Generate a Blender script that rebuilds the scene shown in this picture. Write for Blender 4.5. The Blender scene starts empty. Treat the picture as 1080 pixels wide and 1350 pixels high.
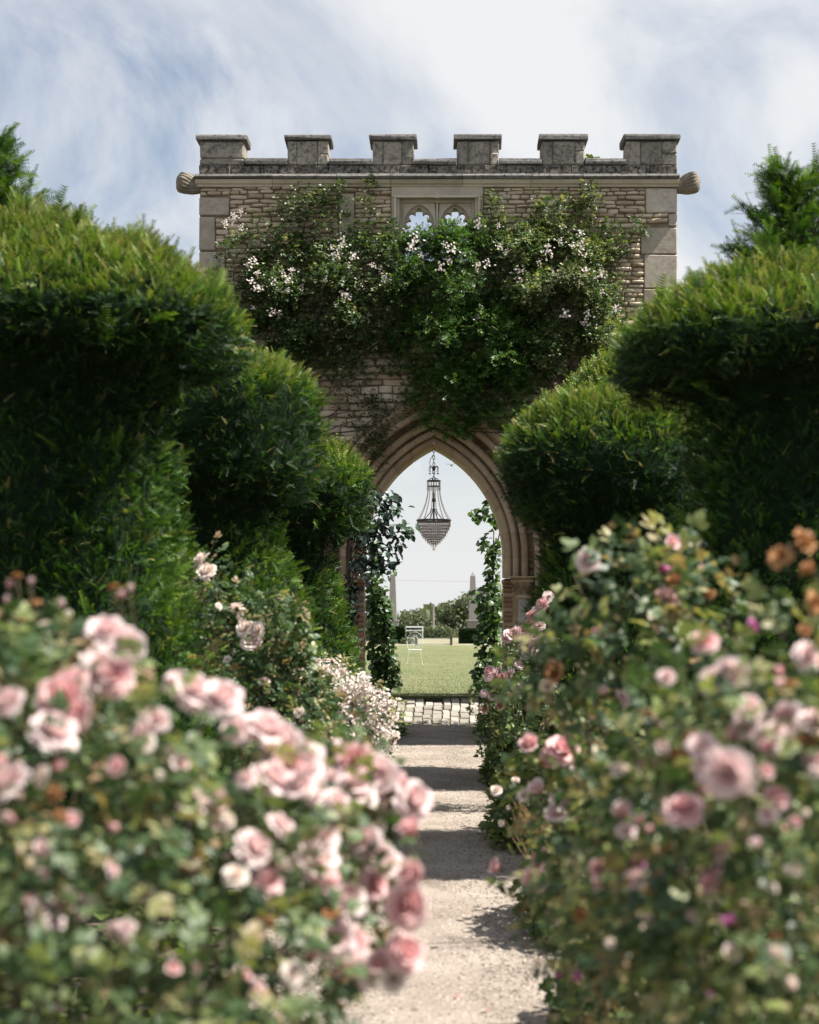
import bpy, bmesh, math, random
import numpy as np
from mathutils import Vector, Matrix

random.seed(7)
rng = np.random.default_rng(11)
R = math.radians
C = bpy.context.scene.collection
SC = bpy.context.scene

# ------------------------------------------------------------------ camera
HZ, VX, FPX, EYE = 812.0, 572.0, 2250.0, 1.6          # horizon row, vanishing column, focal length in photo pixels
cd = bpy.data.cameras.new('camera')
cam = bpy.data.objects.new('camera', cd)
C.objects.link(cam)
cam.location = (0, 0, EYE)
cam.rotation_euler = (R(90), 0, 0)
cd.sensor_fit = 'HORIZONTAL'
cd.sensor_width = 24.0
cd.lens = 24.0 * FPX / 1080.0
cd.shift_x = -(VX - 540) / 1080.0
cd.shift_y = (HZ - 675) / 1080.0
cd.clip_start = 0.1
cd.clip_end = 6000
cd.dof.use_dof = True
cd.dof.focus_distance = 23.5
cd.dof.aperture_fstop = 2.7
SC.camera = cam

# ------------------------------------------------------------------ light
SUN_EL, SUN_AZ = R(56), R(98)      # high sun to the right, raking along the gate wall
sdir = Vector((math.cos(SUN_EL) * math.sin(SUN_AZ), math.cos(SUN_EL) * math.cos(SUN_AZ), math.sin(SUN_EL)))
sl = bpy.data.lights.new('sun', 'SUN')
sl.energy = 5.0
sl.angle = R(0.55)
sl.color = (1.0, 0.95, 0.87)
so = bpy.data.objects.new('sun', sl)
C.objects.link(so)
so.rotation_euler = (-sdir).to_track_quat('-Z', 'Y').to_euler()

W = bpy.data.worlds.new('World')
SC.world = W
W.use_nodes = True
nt = W.node_tree
nt.nodes.clear()
def N(tree, t, **kw):
    n = tree.nodes.new(t)
    for k, v in kw.items():
        if k.startswith('i_'):
            n.inputs[k[2:].replace('_', ' ')].default_value = v
        else:
            setattr(n, k, v)
    return n
def math_node(tree, op, a, b=None, clamp=False):
    n = tree.nodes.new('ShaderNodeMath')
    n.operation = op
    n.use_clamp = clamp
    for i, v in enumerate((a, b)):
        if v is None:
            continue
        if isinstance(v, (int, float)):
            n.inputs[i].default_value = v
        else:
            tree.links.new(v, n.inputs[i])
    return n.outputs[0]
L = nt.links.new
sky = N(nt, 'ShaderNodeTexSky', sky_type='NISHITA', sun_disc=False)
sky.sun_elevation = SUN_EL
sky.sun_rotation = SUN_AZ
sky.air_density = 1.0
sky.dust_density = 1.2
sky.ozone_density = 1.0
tc = N(nt, 'ShaderNodeTexCoord')
sep = N(nt, 'ShaderNodeSeparateXYZ')
L(tc.outputs['Generated'], sep.inputs[0])
zc = math_node(nt, 'ADD', math_node(nt, 'MAXIMUM', sep.outputs[2], 0.0), 0.16)
cmb = N(nt, 'ShaderNodeCombineXYZ')
L(math_node(nt, 'DIVIDE', sep.outputs[0], zc), cmb.inputs[0])
L(math_node(nt, 'DIVIDE', sep.outputs[1], zc), cmb.inputs[1])
mp = N(nt, 'ShaderNodeMapping')
mp.inputs['Location'].default_value = (-6.21, 5.72, 0)
mp.inputs['Rotation'].default_value = (0, 0, R(24))
mp.inputs['Scale'].default_value = (1.0, 0.75, 1)
L(cmb.outputs[0], mp.inputs[0])
n1 = N(nt, 'ShaderNodeTexNoise', i_Scale=0.95, i_Detail=9.0, i_Roughness=0.55, i_Distortion=0.7)
L(mp.outputs[0], n1.inputs['Vector'])
mp2 = N(nt, 'ShaderNodeMapping')
mp2.inputs['Location'].default_value = (-6.75, 7.7, 0)
mp2.inputs['Rotation'].default_value = (0, 0, R(-62))
mp2.inputs['Scale'].default_value = (1.9, 0.8, 1)
L(cmb.outputs[0], mp2.inputs[0])
n2 = N(nt, 'ShaderNodeTexNoise', i_Scale=1.0, i_Detail=7.0, i_Roughness=0.60, i_Distortion=1.0)
L(mp2.outputs[0], n2.inputs['Vector'])
r1 = N(nt, 'ShaderNodeMapRange', interpolation_type='SMOOTHSTEP')
r1.inputs[1].default_value, r1.inputs[2].default_value = 0.42, 0.62
L(n1.outputs[0], r1.inputs[0])
r2 = N(nt, 'ShaderNodeMapRange', interpolation_type='SMOOTHSTEP')
r2.inputs[1].default_value, r2.inputs[2].default_value = 0.40, 0.68
r2.inputs[4].default_value = 0.8
L(n2.outputs[0], r2.inputs[0])
# low air near the horizon is milky all the way round
r3 = N(nt, 'ShaderNodeMapRange', interpolation_type='SMOOTHSTEP')
r3.inputs[1].default_value, r3.inputs[2].default_value = 0.0, 0.22
r3.inputs[3].default_value, r3.inputs[4].default_value = 0.9, 0.0
L(sep.outputs[2], r3.inputs[0])
mx = math_node(nt, 'MAXIMUM', math_node(nt, 'MAXIMUM', r1.outputs[0], r2.outputs[0]), r3.outputs[0])
mask = math_node(nt, 'ADD', math_node(nt, 'MULTIPLY', mx, 0.82), 0.12)     # a thin veil of high cloud everywhere
mixc = N(nt, 'ShaderNodeMix', data_type='RGBA')
L(mask, mixc.inputs[0])
skl = N(nt, 'ShaderNodeMix', data_type='RGBA', blend_type='MULTIPLY')
skl.inputs[0].default_value = 1.0
L(sky.outputs[0], skl.inputs[6])
skl.inputs[7].default_value = (.97, 1.0, 1.04, 1)
L(skl.outputs[2], mixc.inputs[6])
mixc.inputs[7].default_value = (7.7, 7.75, 7.85, 1)
bg = N(nt, 'ShaderNodeBackground')
bg.inputs['Strength'].default_value = 0.0515
L(mixc.outputs[2], bg.inputs[0])
L(bg.outputs[0], N(nt, 'ShaderNodeOutputWorld').inputs[0])

SC.view_settings.view_transform = 'Standard'
SC.view_settings.look = 'None'
SC.view_settings.exposure = 1.20
SC.view_settings.gamma = 1
SC.view_settings.use_curve_mapping = False
SC.render.engine = 'CYCLES'
SC.cycles.max_bounces = 6
SC.cycles.diffuse_bounces = 3
SC.cycles.glossy_bounces = 2
SC.cycles.transmission_bounces = 4
SC.cycles.transparent_max_bounces = 24
SC.cycles.use_denoising = True

# ------------------------------------------------------------------ helpers
def at(px, py, Y):
    return Vector(((px - VX) * Y / FPX, Y, EYE - (py - HZ) * Y / FPX))

def tag(o, label=None, cat=None, group=None, kind=None):
    if label: o['label'] = label
    if cat: o['category'] = cat
    if group: o['group'] = group
    if kind: o['kind'] = kind
    return o

def link(name, me, parent=None, mat=None, loc=None):
    o = bpy.data.objects.new(name, me)
    C.objects.link(o)
    if mat and me is not None and len(me.materials) == 0:
        me.materials.append(mat)
    if parent: o.parent = parent
    if loc is not None: o.location = loc
    return o

def thing(name, label, cat, loc=(0, 0, 0), group=None):
    o = bpy.data.objects.new(name, None)
    C.objects.link(o)
    o.location = loc
    o.empty_display_size = 0.2
    return tag(o, label, cat, group)

def np_mesh(name, V, F, tint=None, mat=None, smooth=False):
    """V (n,3), F (m,k) or a list of such arrays"""
    Fs = F if isinstance(F, list) else [F]
    me = bpy.data.meshes.new(name)
    V = np.ascontiguousarray(V, dtype=np.float32)
    me.vertices.add(len(V))
    me.vertices.foreach_set('co', V.ravel())
    loops = np.concatenate([f.ravel() for f in Fs]).astype(np.int32)
    tot = np.concatenate([np.full(len(f), f.shape[1]) for f in Fs])
    st = np.concatenate([[0], np.cumsum(tot)[:-1]]).astype(np.int32)
    me.loops.add(len(loops))
    me.loops.foreach_set('vertex_index', loops)
    me.polygons.add(len(st))
    me.polygons.foreach_set('loop_start', st)
    if smooth:
        me.polygons.foreach_set('use_smooth', np.ones(len(st), dtype=bool))
    me.update(calc_edges=True)
    if tint is not None:
        a = me.attributes.new('tint', 'FLOAT', 'POINT')
        a.data.foreach_set('value', np.ascontiguousarray(tint, dtype=np.float32))
    if mat: me.materials.append(mat)
    return me

def norm(a):
    return a / np.maximum(np.linalg.norm(a, axis=-1, keepdims=True), 1e-9)

def frames(d, n):
    """matrices whose x axis is d and whose z axis is near n"""
    x = norm(d)
    y = norm(np.cross(n, x))
    z = np.cross(x, y)
    return np.stack([x, y, z], axis=-1)

def inst(tpl, M, P, tint, vt=None):
    """copies of template (V,F[,t]) -> arrays"""
    tv, tf = tpl[0], tpl[1]
    n, k = len(P), len(tv)
    V = (np.einsum('nij,vj->nvi', M, tv) + P[:, None, :]).reshape(-1, 3)
    F = (tf[None] + (np.arange(n) * k)[:, None, None]).reshape(-1, tf.shape[1])
    T = np.repeat(tint, k)
    if len(tpl) > 2:
        T = T + np.tile(tpl[2], n)
    return V, F, T

def join(parts):
    V, F, T, off = [], [], [], 0
    for v, f, t in parts:
        V.append(v); F.append(f + off); T.append(t)
        off += len(v)
    return np.concatenate(V), np.concatenate(F), np.concatenate(T)

def wob(P, s=1.0, seed=0.0):
    """cheap smooth noise, about -1..1"""
    x, y, z = P[..., 0] * s + seed, P[..., 1] * s + seed * 1.7, P[..., 2] * s - seed * .6
    return (np.sin(x * 2.1 + 1.3 * np.sin(y * 1.7 + z)) + np.sin(y * 2.6 + 1.1 * np.sin(z * 1.9 - x)) +
            np.sin(z * 2.9 + 1.2 * np.sin(x * 1.6 + y * .7)) + .6 * np.sin(x * 5.3 + y * 4.1 - z * 4.7)) / 3.0

class MB:
    def __init__(s): s.v, s.f = [], []
    def add(s, vs, fs):
        o = len(s.v)
        s.v += [tuple(v) for v in vs]
        s.f += [tuple(i + o for i in f) for f in fs]
    def box(s, x0, x1, y0, y1, z0, z1):
        s.add([(x0, y0, z0), (x1, y0, z0), (x1, y1, z0), (x0, y1, z0), (x0, y0, z1), (x1, y0, z1), (x1, y1, z1), (x0, y1, z1)],
              [(0, 3, 2, 1), (4, 5, 6, 7), (0, 1, 5, 4), (1, 2, 6, 5), (2, 3, 7, 6), (3, 0, 4, 7)])
    def tube(s, pts, rad, n=6, closed=False):
        pts = [Vector(p) for p in pts]
        m = len(pts)
        rr = rad if isinstance(rad, (list, tuple)) else [rad] * m
        vs, up = [], Vector((0.13, 0.21, 0.97))
        for i, p in enumerate(pts):
            if closed: t = (pts[(i + 1) % m] - pts[i - 1])
            else: t = pts[min(i + 1, m - 1)] - pts[max(i - 1, 0)]
            t.normalize()
            a = t.cross(up)
            if a.length < 1e-3: a = t.cross(Vector((1, 0, 0)))
            a.normalize(); b = t.cross(a)
            for k in range(n):
                an = 2 * math.pi * k / n
                vs.append(p + (a * math.cos(an) + b * math.sin(an)) * rr[i])
        fs = []
        for i in range(m if closed else m - 1):
            j = (i + 1) % m
            for k in range(n):
                l = (k + 1) % n
                fs.append((i * n + k, i * n + l, j * n + l, j * n + k))
        if not closed:
            fs.append(tuple(range(n - 1, -1, -1)))
            fs.append(tuple((m - 1) * n + k for k in range(n)))
        s.add(vs, fs)
    def lathe(s, prof, c=(0, 0, 0), n=16):
        vs, fs = [], []
        for r, z in prof:
            for k in range(n):
                a = 2 * math.pi * k / n
                vs.append((c[0] + r * math.cos(a), c[1] + r * math.sin(a), c[2] + z))
        for i in range(len(prof) - 1):
            for k in range(n):
                l = (k + 1) % n
                fs.append((i * n + k, i * n + l, (i + 1) * n + l, (i + 1) * n + k))
        fs.append(tuple(range(n - 1, -1, -1)))
        fs.append(tuple((len(prof) - 1) * n + k for k in range(n)))
        s.add(vs, fs)
    def prism(s, poly, axis, a, b):
        """poly in the two other axes, extruded along axis from a to b"""
        def mk(p, t):
            return {'x': (t, p[0], p[1]), 'y': (p[0], t, p[1]), 'z': (p[0], p[1], t)}[axis]
        n = len(poly)
        vs = [mk(p, a) for p in poly] + [mk(p, b) for p in poly]
        fs = [tuple(range(n - 1, -1, -1)), tuple(range(n, 2 * n))]
        fs += [(i, (i + 1) % n, n + (i + 1) % n, n + i) for i in range(n)]
        s.add(vs, fs)
    def mesh(s, name, mat=None, smooth=False, bevel=0, jit=0):
        if jit: s.v = [tuple(c + random.uniform(-jit, jit) for c in v) for v in s.v]
        me = bpy.data.meshes.new(name)
        me.from_pydata(s.v, [], s.f)
        bm = bmesh.new(); bm.from_mesh(me)
        bmesh.ops.recalc_face_normals(bm, faces=bm.faces)
        if bevel:
            bmesh.ops.bevel(bm, geom=[e for e in bm.edges if e.calc_face_angle(0) > .5], offset=bevel, segments=1, affect='EDGES')
        bm.to_mesh(me); bm.free()
        if smooth:
            for p in me.polygons: p.use_smooth = True
        if mat: me.materials.append(mat)
        return me
    def build(s, name, mat, parent=None, smooth=False, bevel=0, loc=None, jit=0):
        return link(name, s.mesh(name, mat, smooth, bevel, jit), parent, loc=loc)

# ------------------------------------------------------------------ materials
def new_mat(name):
    m = bpy.data.materials.new(name)
    m.use_nodes = True
    m.node_tree.nodes.clear()
    return m, m.node_tree

def tint_socket(t, obj_random=False):
    a = N(t, 'ShaderNodeAttribute', attribute_name='tint')
    s = a.outputs['Fac']
    if obj_random:
        oi = N(t, 'ShaderNodeObjectInfo')
        s = math_node(t, 'FRACT', math_node(t, 'ADD', s, oi.outputs['Random']))
    return s

def ramp(t, fac, stops, interp='LINEAR'):
    r = N(t, 'ShaderNodeValToRGB')
    r.color_ramp.interpolation = interp
    el = r.color_ramp.elements
    while len(el) < len(stops): el.new(0.5)
    for e, (p, c) in zip(el, stops):
        e.position = p
        e.color = (*c, 1)
    t.links.new(fac, r.inputs[0])
    return r.outputs[0]

def leaf_mat(name, stops, rough=0.5, trans=0.35, spec=0.4, obj_random=False, interp='LINEAR', tboost=(1.25, 1.3, .6)):
    m, t = new_mat(name)
    col = ramp(t, tint_socket(t, obj_random), stops, interp)
    p = N(t, 'ShaderNodeBsdfPrincipled')
    p.inputs['Roughness'].default_value = rough
    p.inputs['Specular IOR Level'].default_value = spec
    t.links.new(col, p.inputs['Base Color'])
    tb = N(t, 'ShaderNodeMix', data_type='RGBA', blend_type='MULTIPLY')
    tb.inputs[0].default_value = 1
    tb.inputs[7].default_value = (*tboost, 1)
    t.links.new(col, tb.inputs[6])
    tr = N(t, 'ShaderNodeBsdfTranslucent')
    t.links.new(tb.outputs[2], tr.inputs[0])
    mx = N(t, 'ShaderNodeMixShader')
    mx.inputs[0].default_value = trans
    t.links.new(p.outputs[0], mx.inputs[1])
    t.links.new(tr.outputs[0], mx.inputs[2])
    t.links.new(mx.outputs[0], N(t, 'ShaderNodeOutputMaterial').inputs[0])
    return m

def stone_mat(name, stops, scale=6.0, bump=0.4, lichen=None, lichen_amt=(0.55, 0.7), tintvar=0.35, rough=0.9, fine=60.0, coords='Object'):
    """mottled stone: ramp over per-piece random + noise, optional lichen patches"""
    m, t = new_mat(name)
    tcn = N(t, 'ShaderNodeTexCoord')
    geo = N(t, 'ShaderNodeNewGeometry')
    vec = geo.outputs['Position']
    a = N(t, 'ShaderNodeTexNoise', i_Scale=scale, i_Detail=6.0, i_Roughness=0.6)
    t.links.new(vec, a.inputs['Vector'])
    b = N(t, 'ShaderNodeTexNoise', i_Scale=fine, i_Detail=3.0, i_Roughness=0.7)
    t.links.new(vec, b.inputs['Vector'])
    rnd = tint_socket(t, True)
    f = math_node(t, 'ADD', math_node(t, 'MULTIPLY', rnd, tintvar),
                  math_node(t, 'ADD', math_node(t, 'MULTIPLY', a.outputs[0], 1.1 - tintvar), math_node(t, 'MULTIPLY', math_node(t, 'SUBTRACT', b.outputs[0], .5), 0.5)))
    f = math_node(t, 'SUBTRACT', f, 0.08, True)
    col = ramp(t, f, stops)
    if lichen:
        c = N(t, 'ShaderNodeTexNoise', i_Scale=scale * 2.6, i_Detail=9.0, i_Roughness=0.8)
        t.links.new(vec, c.inputs['Vector'])
        mr = N(t, 'ShaderNodeMapRange', interpolation_type='SMOOTHSTEP')
        mr.inputs[1].default_value, mr.inputs[2].default_value = lichen_amt
        t.links.new(c.outputs[0], mr.inputs[0])
        mm = N(t, 'ShaderNodeMix', data_type='RGBA')
        t.links.new(mr.outputs[0], mm.inputs[0])
        t.links.new(col, mm.inputs[6])
        mm.inputs[7].default_value = (*lichen, 1)
        col = mm.outputs[2]
    p = N(t, 'ShaderNodeBsdfPrincipled')
    p.inputs['Roughness'].default_value = rough
    p.inputs['Specular IOR Level'].default_value = 0.2
    t.links.new(col, p.inputs['Base Color'])
    if bump:
        bp = N(t, 'ShaderNodeBump', i_Strength=bump, i_Distance=0.02)
        hsum = math_node(t, 'ADD', a.outputs[0], math_node(t, 'MULTIPLY', b.outputs[0], 0.35))
        t.links.new(hsum, bp.inputs['Height'])
        t.links.new(bp.outputs[0], p.inputs['Normal'])
    t.links.new(p.outputs[0], N(t, 'ShaderNodeOutputMaterial').inputs[0])
    return m

def plain_mat(name, col, rough=0.6, metal=0.0, noise=None, spec=0.5, trans=0.0):
    m, t = new_mat(name)
    p = N(t, 'ShaderNodeBsdfPrincipled')
    p.inputs['Roughness'].default_value = rough
    p.inputs['Metallic'].default_value = metal
    p.inputs['Specular IOR Level'].default_value = spec
    p.inputs['Transmission Weight'].default_value = trans
    if noise:
        geo = N(t, 'ShaderNodeNewGeometry')
        a = N(t, 'ShaderNodeTexNoise', i_Scale=noise[0], i_Detail=6.0)
        t.links.new(geo.outputs['Position'], a.inputs['Vector'])
        c = ramp(t, a.outputs[0], [(0.3, col), (0.7, noise[1])])
        t.links.new(c, p.inputs['Base Color'])
    else:
        p.inputs['Base Color'].default_value = (*col, 1)
    t.links.new(p.outputs[0], N(t, 'ShaderNodeOutputMaterial').inputs[0])
    return m

M = {}
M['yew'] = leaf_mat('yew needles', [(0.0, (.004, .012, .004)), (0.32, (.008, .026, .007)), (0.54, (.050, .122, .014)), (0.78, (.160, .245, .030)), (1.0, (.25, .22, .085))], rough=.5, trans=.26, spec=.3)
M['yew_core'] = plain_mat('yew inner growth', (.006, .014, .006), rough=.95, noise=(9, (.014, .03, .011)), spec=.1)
M['rose_leaf'] = leaf_mat('rose leaves', [(0.0, (.026, .055, .022)), (0.35, (.058, .105, .040)), (0.62, (.130, .175, .075)), (0.80, (.22, .26, .085)), (0.9, (.32, .29, .15)), (1.0, (.26, .16, .09))], rough=.46, trans=.30, spec=.42, obj_random=True)
M['climb_leaf'] = leaf_mat('climber leaves', [(0.0, (.012, .030, .012)), (0.4, (.040, .082, .024)), (0.75, (.100, .155, .045)), (0.92, (.22, .25, .095)), (1.0, (.36, .34, .20))], rough=.45, trans=.3, spec=.4)
M['creeper_leaf'] = leaf_mat('creeper leaves', [(0.0, (.014, .038, .012)), (0.5, (.050, .115, .022)), (1.0, (.12, .205, .04))], rough=.45, trans=.35, spec=.4)
M['laurel_leaf'] = leaf_mat('laurel leaves', [(0.0, (.014, .032, .020)), (0.7, (.028, .055, .032)), (1.0, (.05, .09, .05))], rough=.3, trans=.12, spec=.6, obj_random=True)
M['vine_leaf'] = leaf_mat('vine leaves', [(0.0, (.020, .050, .014)), (0.6, (.050, .105, .022)), (1.0, (.10, .17, .04))], rough=.42, trans=.35, spec=.5, obj_random=True)
M['low_leaf'] = leaf_mat('low border leaves', [(0.0, (.045, .080, .020)), (0.6, (.11, .15, .035)), (1.0, (.23, .25, .07))], rough=.55, trans=.35)
M['far_leaf'] = leaf_mat('far tree leaves', [(0.0, (.055, .078, .042)), (0.6, (.10, .125, .068)), (1.0, (.16, .175, .105))], rough=.6, trans=.3)
M['stem'] = plain_mat('green cane', (.055, .060, .025), rough=.6, noise=(14, (.10, .075, .04)))
M['bark'] = plain_mat('bark', (.045, .032, .022), rough=.9, noise=(20, (.09, .065, .045)))
M['dead'] = plain_mat('dry twig', (.20, .12, .065), rough=.9, noise=(25, (.30, .19, .11)))
def petal_mat(name, stops, trans=.35):
    return leaf_mat(name, stops, rough=.6, trans=trans, spec=.15, tboost=(1.05, .92, .92))
M['p_pale'] = petal_mat('pale pink petals', [(0.0, (.66, .27, .27)), (0.3, (.75, .45, .45)), (0.6, (.80, .62, .61)), (1.0, (.83, .73, .71))])
M['p_deep'] = petal_mat('deep pink petals', [(0.0, (.60, .17, .20)), (0.35, (.71, .31, .33)), (0.7, (.78, .49, .49)), (1.0, (.82, .63, .61))])
M['p_mauve'] = petal_mat('magenta petals', [(0.0, (.34, .05, .22)), (0.5, (.55, .13, .38)), (1.0, (.72, .33, .58))])
M['p_cream'] = petal_mat('cream petals', [(0.0, (.72, .50, .38)), (0.35, (.80, .68, .58)), (1.0, (.84, .79, .73))])
M['p_white'] = petal_mat('white petals', [(0.0, (.50, .45, .30)), (0.4, (.76, .70, .62)), (1.0, (.84, .82, .79))])
M['p_brown'] = petal_mat('withered petals', [(0.0, (.20, .07, .02)), (0.5, (.38, .17, .06)), (1.0, (.52, .30, .15))], trans=.2)
M['limestone'] = stone_mat('dressed limestone', [(0.2, (.34, .295, .23)), (0.5, (.50, .44, .345)), (0.85, (.62, .56, .46))], scale=3.0, bump=.25, lichen=(.16, .14, .11), lichen_amt=(.60, .78))
M['quoin'] = stone_mat('weathered corner stone', [(0.2, (.27, .235, .185)), (0.5, (.42, .37, .295)), (0.85, (.56, .50, .41))], scale=5.0, bump=.45, lichen=(.20, .18, .15), lichen_amt=(.46, .74), tintvar=.45)
M['rubble'] = stone_mat('rubble stone', [(0.1, (.32, .245, .165)), (0.45, (.50, .41, .30)), (0.8, (.62, .54, .42)), (1.0, (.68, .61, .51))], scale=5.0, bump=.6, tintvar=.55)
M['mortar'] = stone_mat('rubble mortar', [(0.2, (.20, .155, .11)), (0.8, (.45, .37, .275))], scale=9.0, bump=.5)
M['merlon'] = stone_mat('weathered parapet stone', [(0.15, (.18, .165, .14)), (0.5, (.31, .285, .235)), (0.9, (.46, .42, .35))], scale=6.5, bump=.6, lichen=(.075, .070, .064), lichen_amt=(.43, .66), tintvar=.4)
M['base_stone'] = stone_mat('lichened parapet base', [(0.15, (.13, .12, .10)), (0.6, (.25, .23, .19)), (1.0, (.42, .40, .35))], scale=6.0, bump=.6, lichen=(.030, .028, .027), lichen_amt=(.42, .58))
M['coping'] = stone_mat('grey coping stone', [(0.2, (.10, .097, .09)), (0.7, (.19, .18, .17)), (1.0, (.36, .345, .32))], scale=7.0, bump=.6, lichen=(.05, .047, .043), lichen_amt=(.47, .62))
M['arch'] = stone_mat('arch stone', [(0.15, (.33, .24, .16)), (0.5, (.48, .37, .26)), (0.9, (.60, .50, .385))], scale=4.0, bump=.35, lichen=(.17, .13, .09), lichen_amt=(.58, .74), tintvar=.3)
M['jamb'] = stone_mat('jamb bricks', [(0.1, (.26, .155, .095)), (0.5, (.40, .27, .185)), (0.9, (.52, .40, .30))], scale=8.0, bump=.5, tintvar=.5)
M['shell'] = stone_mat('carved shell stone', [(0.2, (.16, .14, .11)), (0.8, (.29, .255, .205))], scale=9.0, bump=.5, lichen=(.09, .08, .07), lichen_amt=(.52, .68))
M['column'] = stone_mat('column stone', [(0.2, (.36, .34, .30)), (0.8, (.50, .47, .42))], scale=3.0, bump=.15)
M['capital'] = stone_mat('carved capital stone', [(0.2, (.16, .12, .085)), (0.8, (.30, .235, .165))], scale=8.0, bump=.4)
M['obelisk'] = stone_mat('obelisk stone', [(0.2, (.20, .185, .178)), (0.8, (.28, .262, .252))], scale=2.0, bump=.1)
M['sett'] = stone_mat('setts', [(0.1, (.19, .172, .145)), (0.5, (.30, .275, .235)), (0.9, (.42, .39, .34))], scale=7.0, bump=.4, tintvar=.5)
M['sett_joint'] = plain_mat('sett joint soil', (.07, .065, .045), rough=1, noise=(18, (.14, .13, .085)))
M['soil'] = plain_mat('garden soil', (.045, .034, .024), rough=1, noise=(6, (.085, .066, .045)))
M['iron'] = plain_mat('dark iron', (.19, .17, .165), rough=.5, metal=.6)
def crystal_mat():
    m, t = new_mat('cut crystal')
    p = N(t, 'ShaderNodeBsdfPrincipled', i_Roughness=.15)
    p.inputs['Base Color'].default_value = (.62, .57, .56, 1)
    tr = N(t, 'ShaderNodeBsdfTransparent'); tr.inputs[0].default_value = (.93, .90, .90, 1)
    tl = N(t, 'ShaderNodeBsdfTranslucent'); tl.inputs[0].default_value = (.85, .80, .79, 1)
    a, b = N(t, 'ShaderNodeMixShader'), N(t, 'ShaderNodeMixShader')
    a.inputs[0].default_value = .72; b.inputs[0].default_value = .68
    t.links.new(p.outputs[0], a.inputs[1]); t.links.new(tl.outputs[0], a.inputs[2])
    t.links.new(a.outputs[0], b.inputs[1]); t.links.new(tr.outputs[0], b.inputs[2])
    t.links.new(b.outputs[0], N(t, 'ShaderNodeOutputMaterial').inputs[0])
    return m
M['crystal'] = crystal_mat()
M['white'] = plain_mat('white painted iron', (.60, .61, .62), rough=.5)
M['wood'] = plain_mat('grey weathered wood', (.42, .40, .36), rough=.8, noise=(8, (.52, .50, .46)))
M['post'] = plain_mat('dark fence post', (.05, .045, .04), rough=.8, noise=(8, (.08, .07, .06)))

def ground_mat(name, cols, scales, bump=0.3, dist=.02, fine=140.0):
    m, t = new_mat(name)
    geo = N(t, 'ShaderNodeNewGeometry')
    a = N(t, 'ShaderNodeTexNoise', i_Scale=scales[0], i_Detail=7.0, i_Roughness=.6)
    b = N(t, 'ShaderNodeTexNoise', i_Scale=scales[1], i_Detail=4.0, i_Roughness=.75)
    for n in (a, b): t.links.new(geo.outputs['Position'], n.inputs['Vector'])
    f = math_node(t, 'ADD', math_node(t, 'MULTIPLY', a.outputs[0], .5), math_node(t, 'MULTIPLY', b.outputs[0], .5))
    col = ramp(t, f, cols)
    p = N(t, 'ShaderNodeBsdfPrincipled')
    p.inputs['Roughness'].default_value = .95
    p.inputs['Specular IOR Level'].default_value = .15
    t.links.new(col, p.inputs['Base Color'])
    bp = N(t, 'ShaderNodeBump', i_Strength=bump, i_Distance=dist)
    t.links.new(b.outputs[0], bp.inputs['Height'])
    t.links.new(bp.outputs[0], p.inputs['Normal'])
    t.links.new(p.outputs[0], N(t, 'ShaderNodeOutputMaterial').inputs[0])
    return m
M['gravel'] = ground_mat('gravel', [(0.34, (.13, .104, .084)), (0.5, (.28, .235, .195)), (0.66, (.41, .355, .305))], (1.6, 75.0), .8, .012)
M['pebble'] = stone_mat('pebbles', [(0.1, (.11, .088, .07)), (0.5, (.26, .22, .18)), (0.9, (.42, .37, .32))], scale=20, bump=0, tintvar=.9)
M['lawn'] = ground_mat('lawn', [(0.32, (.085, .105, .042)), (0.48, (.130, .145, .065)), (0.62, (.190, .185, .10))], (.9, 22.0), .6, .03)
M['field'] = ground_mat('dry field', [(0.3, (.17, .165, .10)), (0.5, (.23, .215, .14)), (0.7, (.28, .26, .18))], (.08, 4.0), .2, .05)
M['blade'] = leaf_mat('grass blades', [(0.0, (.065, .090, .030)), (0.6, (.115, .135, .052)), (1.0, (.20, .19, .095))], trans=.3)

# ------------------------------------------------------------------ ground
RA, RB, ZA, ZB = 23.85, 25.30, .05, .36     # the sett ramp in front of the arch
def gz(x, y):
    """terrain height: garden at 0, the lawn behind the gate one ramp higher, the field falling away beyond"""
    if y < 21.5: return 0.0
    if y < RA: return ZA * (y - 21.5) / (RA - 21.5)
    if y < RB: return ZA + (ZB - ZA) * (y - RA) / (RB - RA)
    if y < 40: return ZB - (ZB - .30) * (y - RB) / (40 - RB)
    if y < 100: return 0.30
    if y < 125: return 0.30 - 2.8 * ((y - 100) / 25) ** 1.3
    return -2.5
def sheet(name, xs, ys, mat, dz, kind='structure', f=gz):
    V = np.array([[(x, y, f(x, y) + dz) for x in xs] for y in ys]).reshape(-1, 3)
    nx = len(xs)
    F = np.array([(j * nx + i, j * nx + i + 1, (j + 1) * nx + i + 1, (j + 1) * nx + i) for j in range(len(ys) - 1) for i in range(nx - 1)])
    return tag(link(name, np_mesh(name, V, F, mat=mat)), kind=kind)
far = [100, 104, 108, 113, 119, 125, 200, 500, 1500, 4000]
sheet('ground', [-2500, -300, -60, -12, -4, 0, 4, 12, 60, 300, 2500], [-30, -5, 0, 5, 10, 15, 21.5, RA, RB, 40, 76] + far, M['soil'], -0.012)
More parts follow.
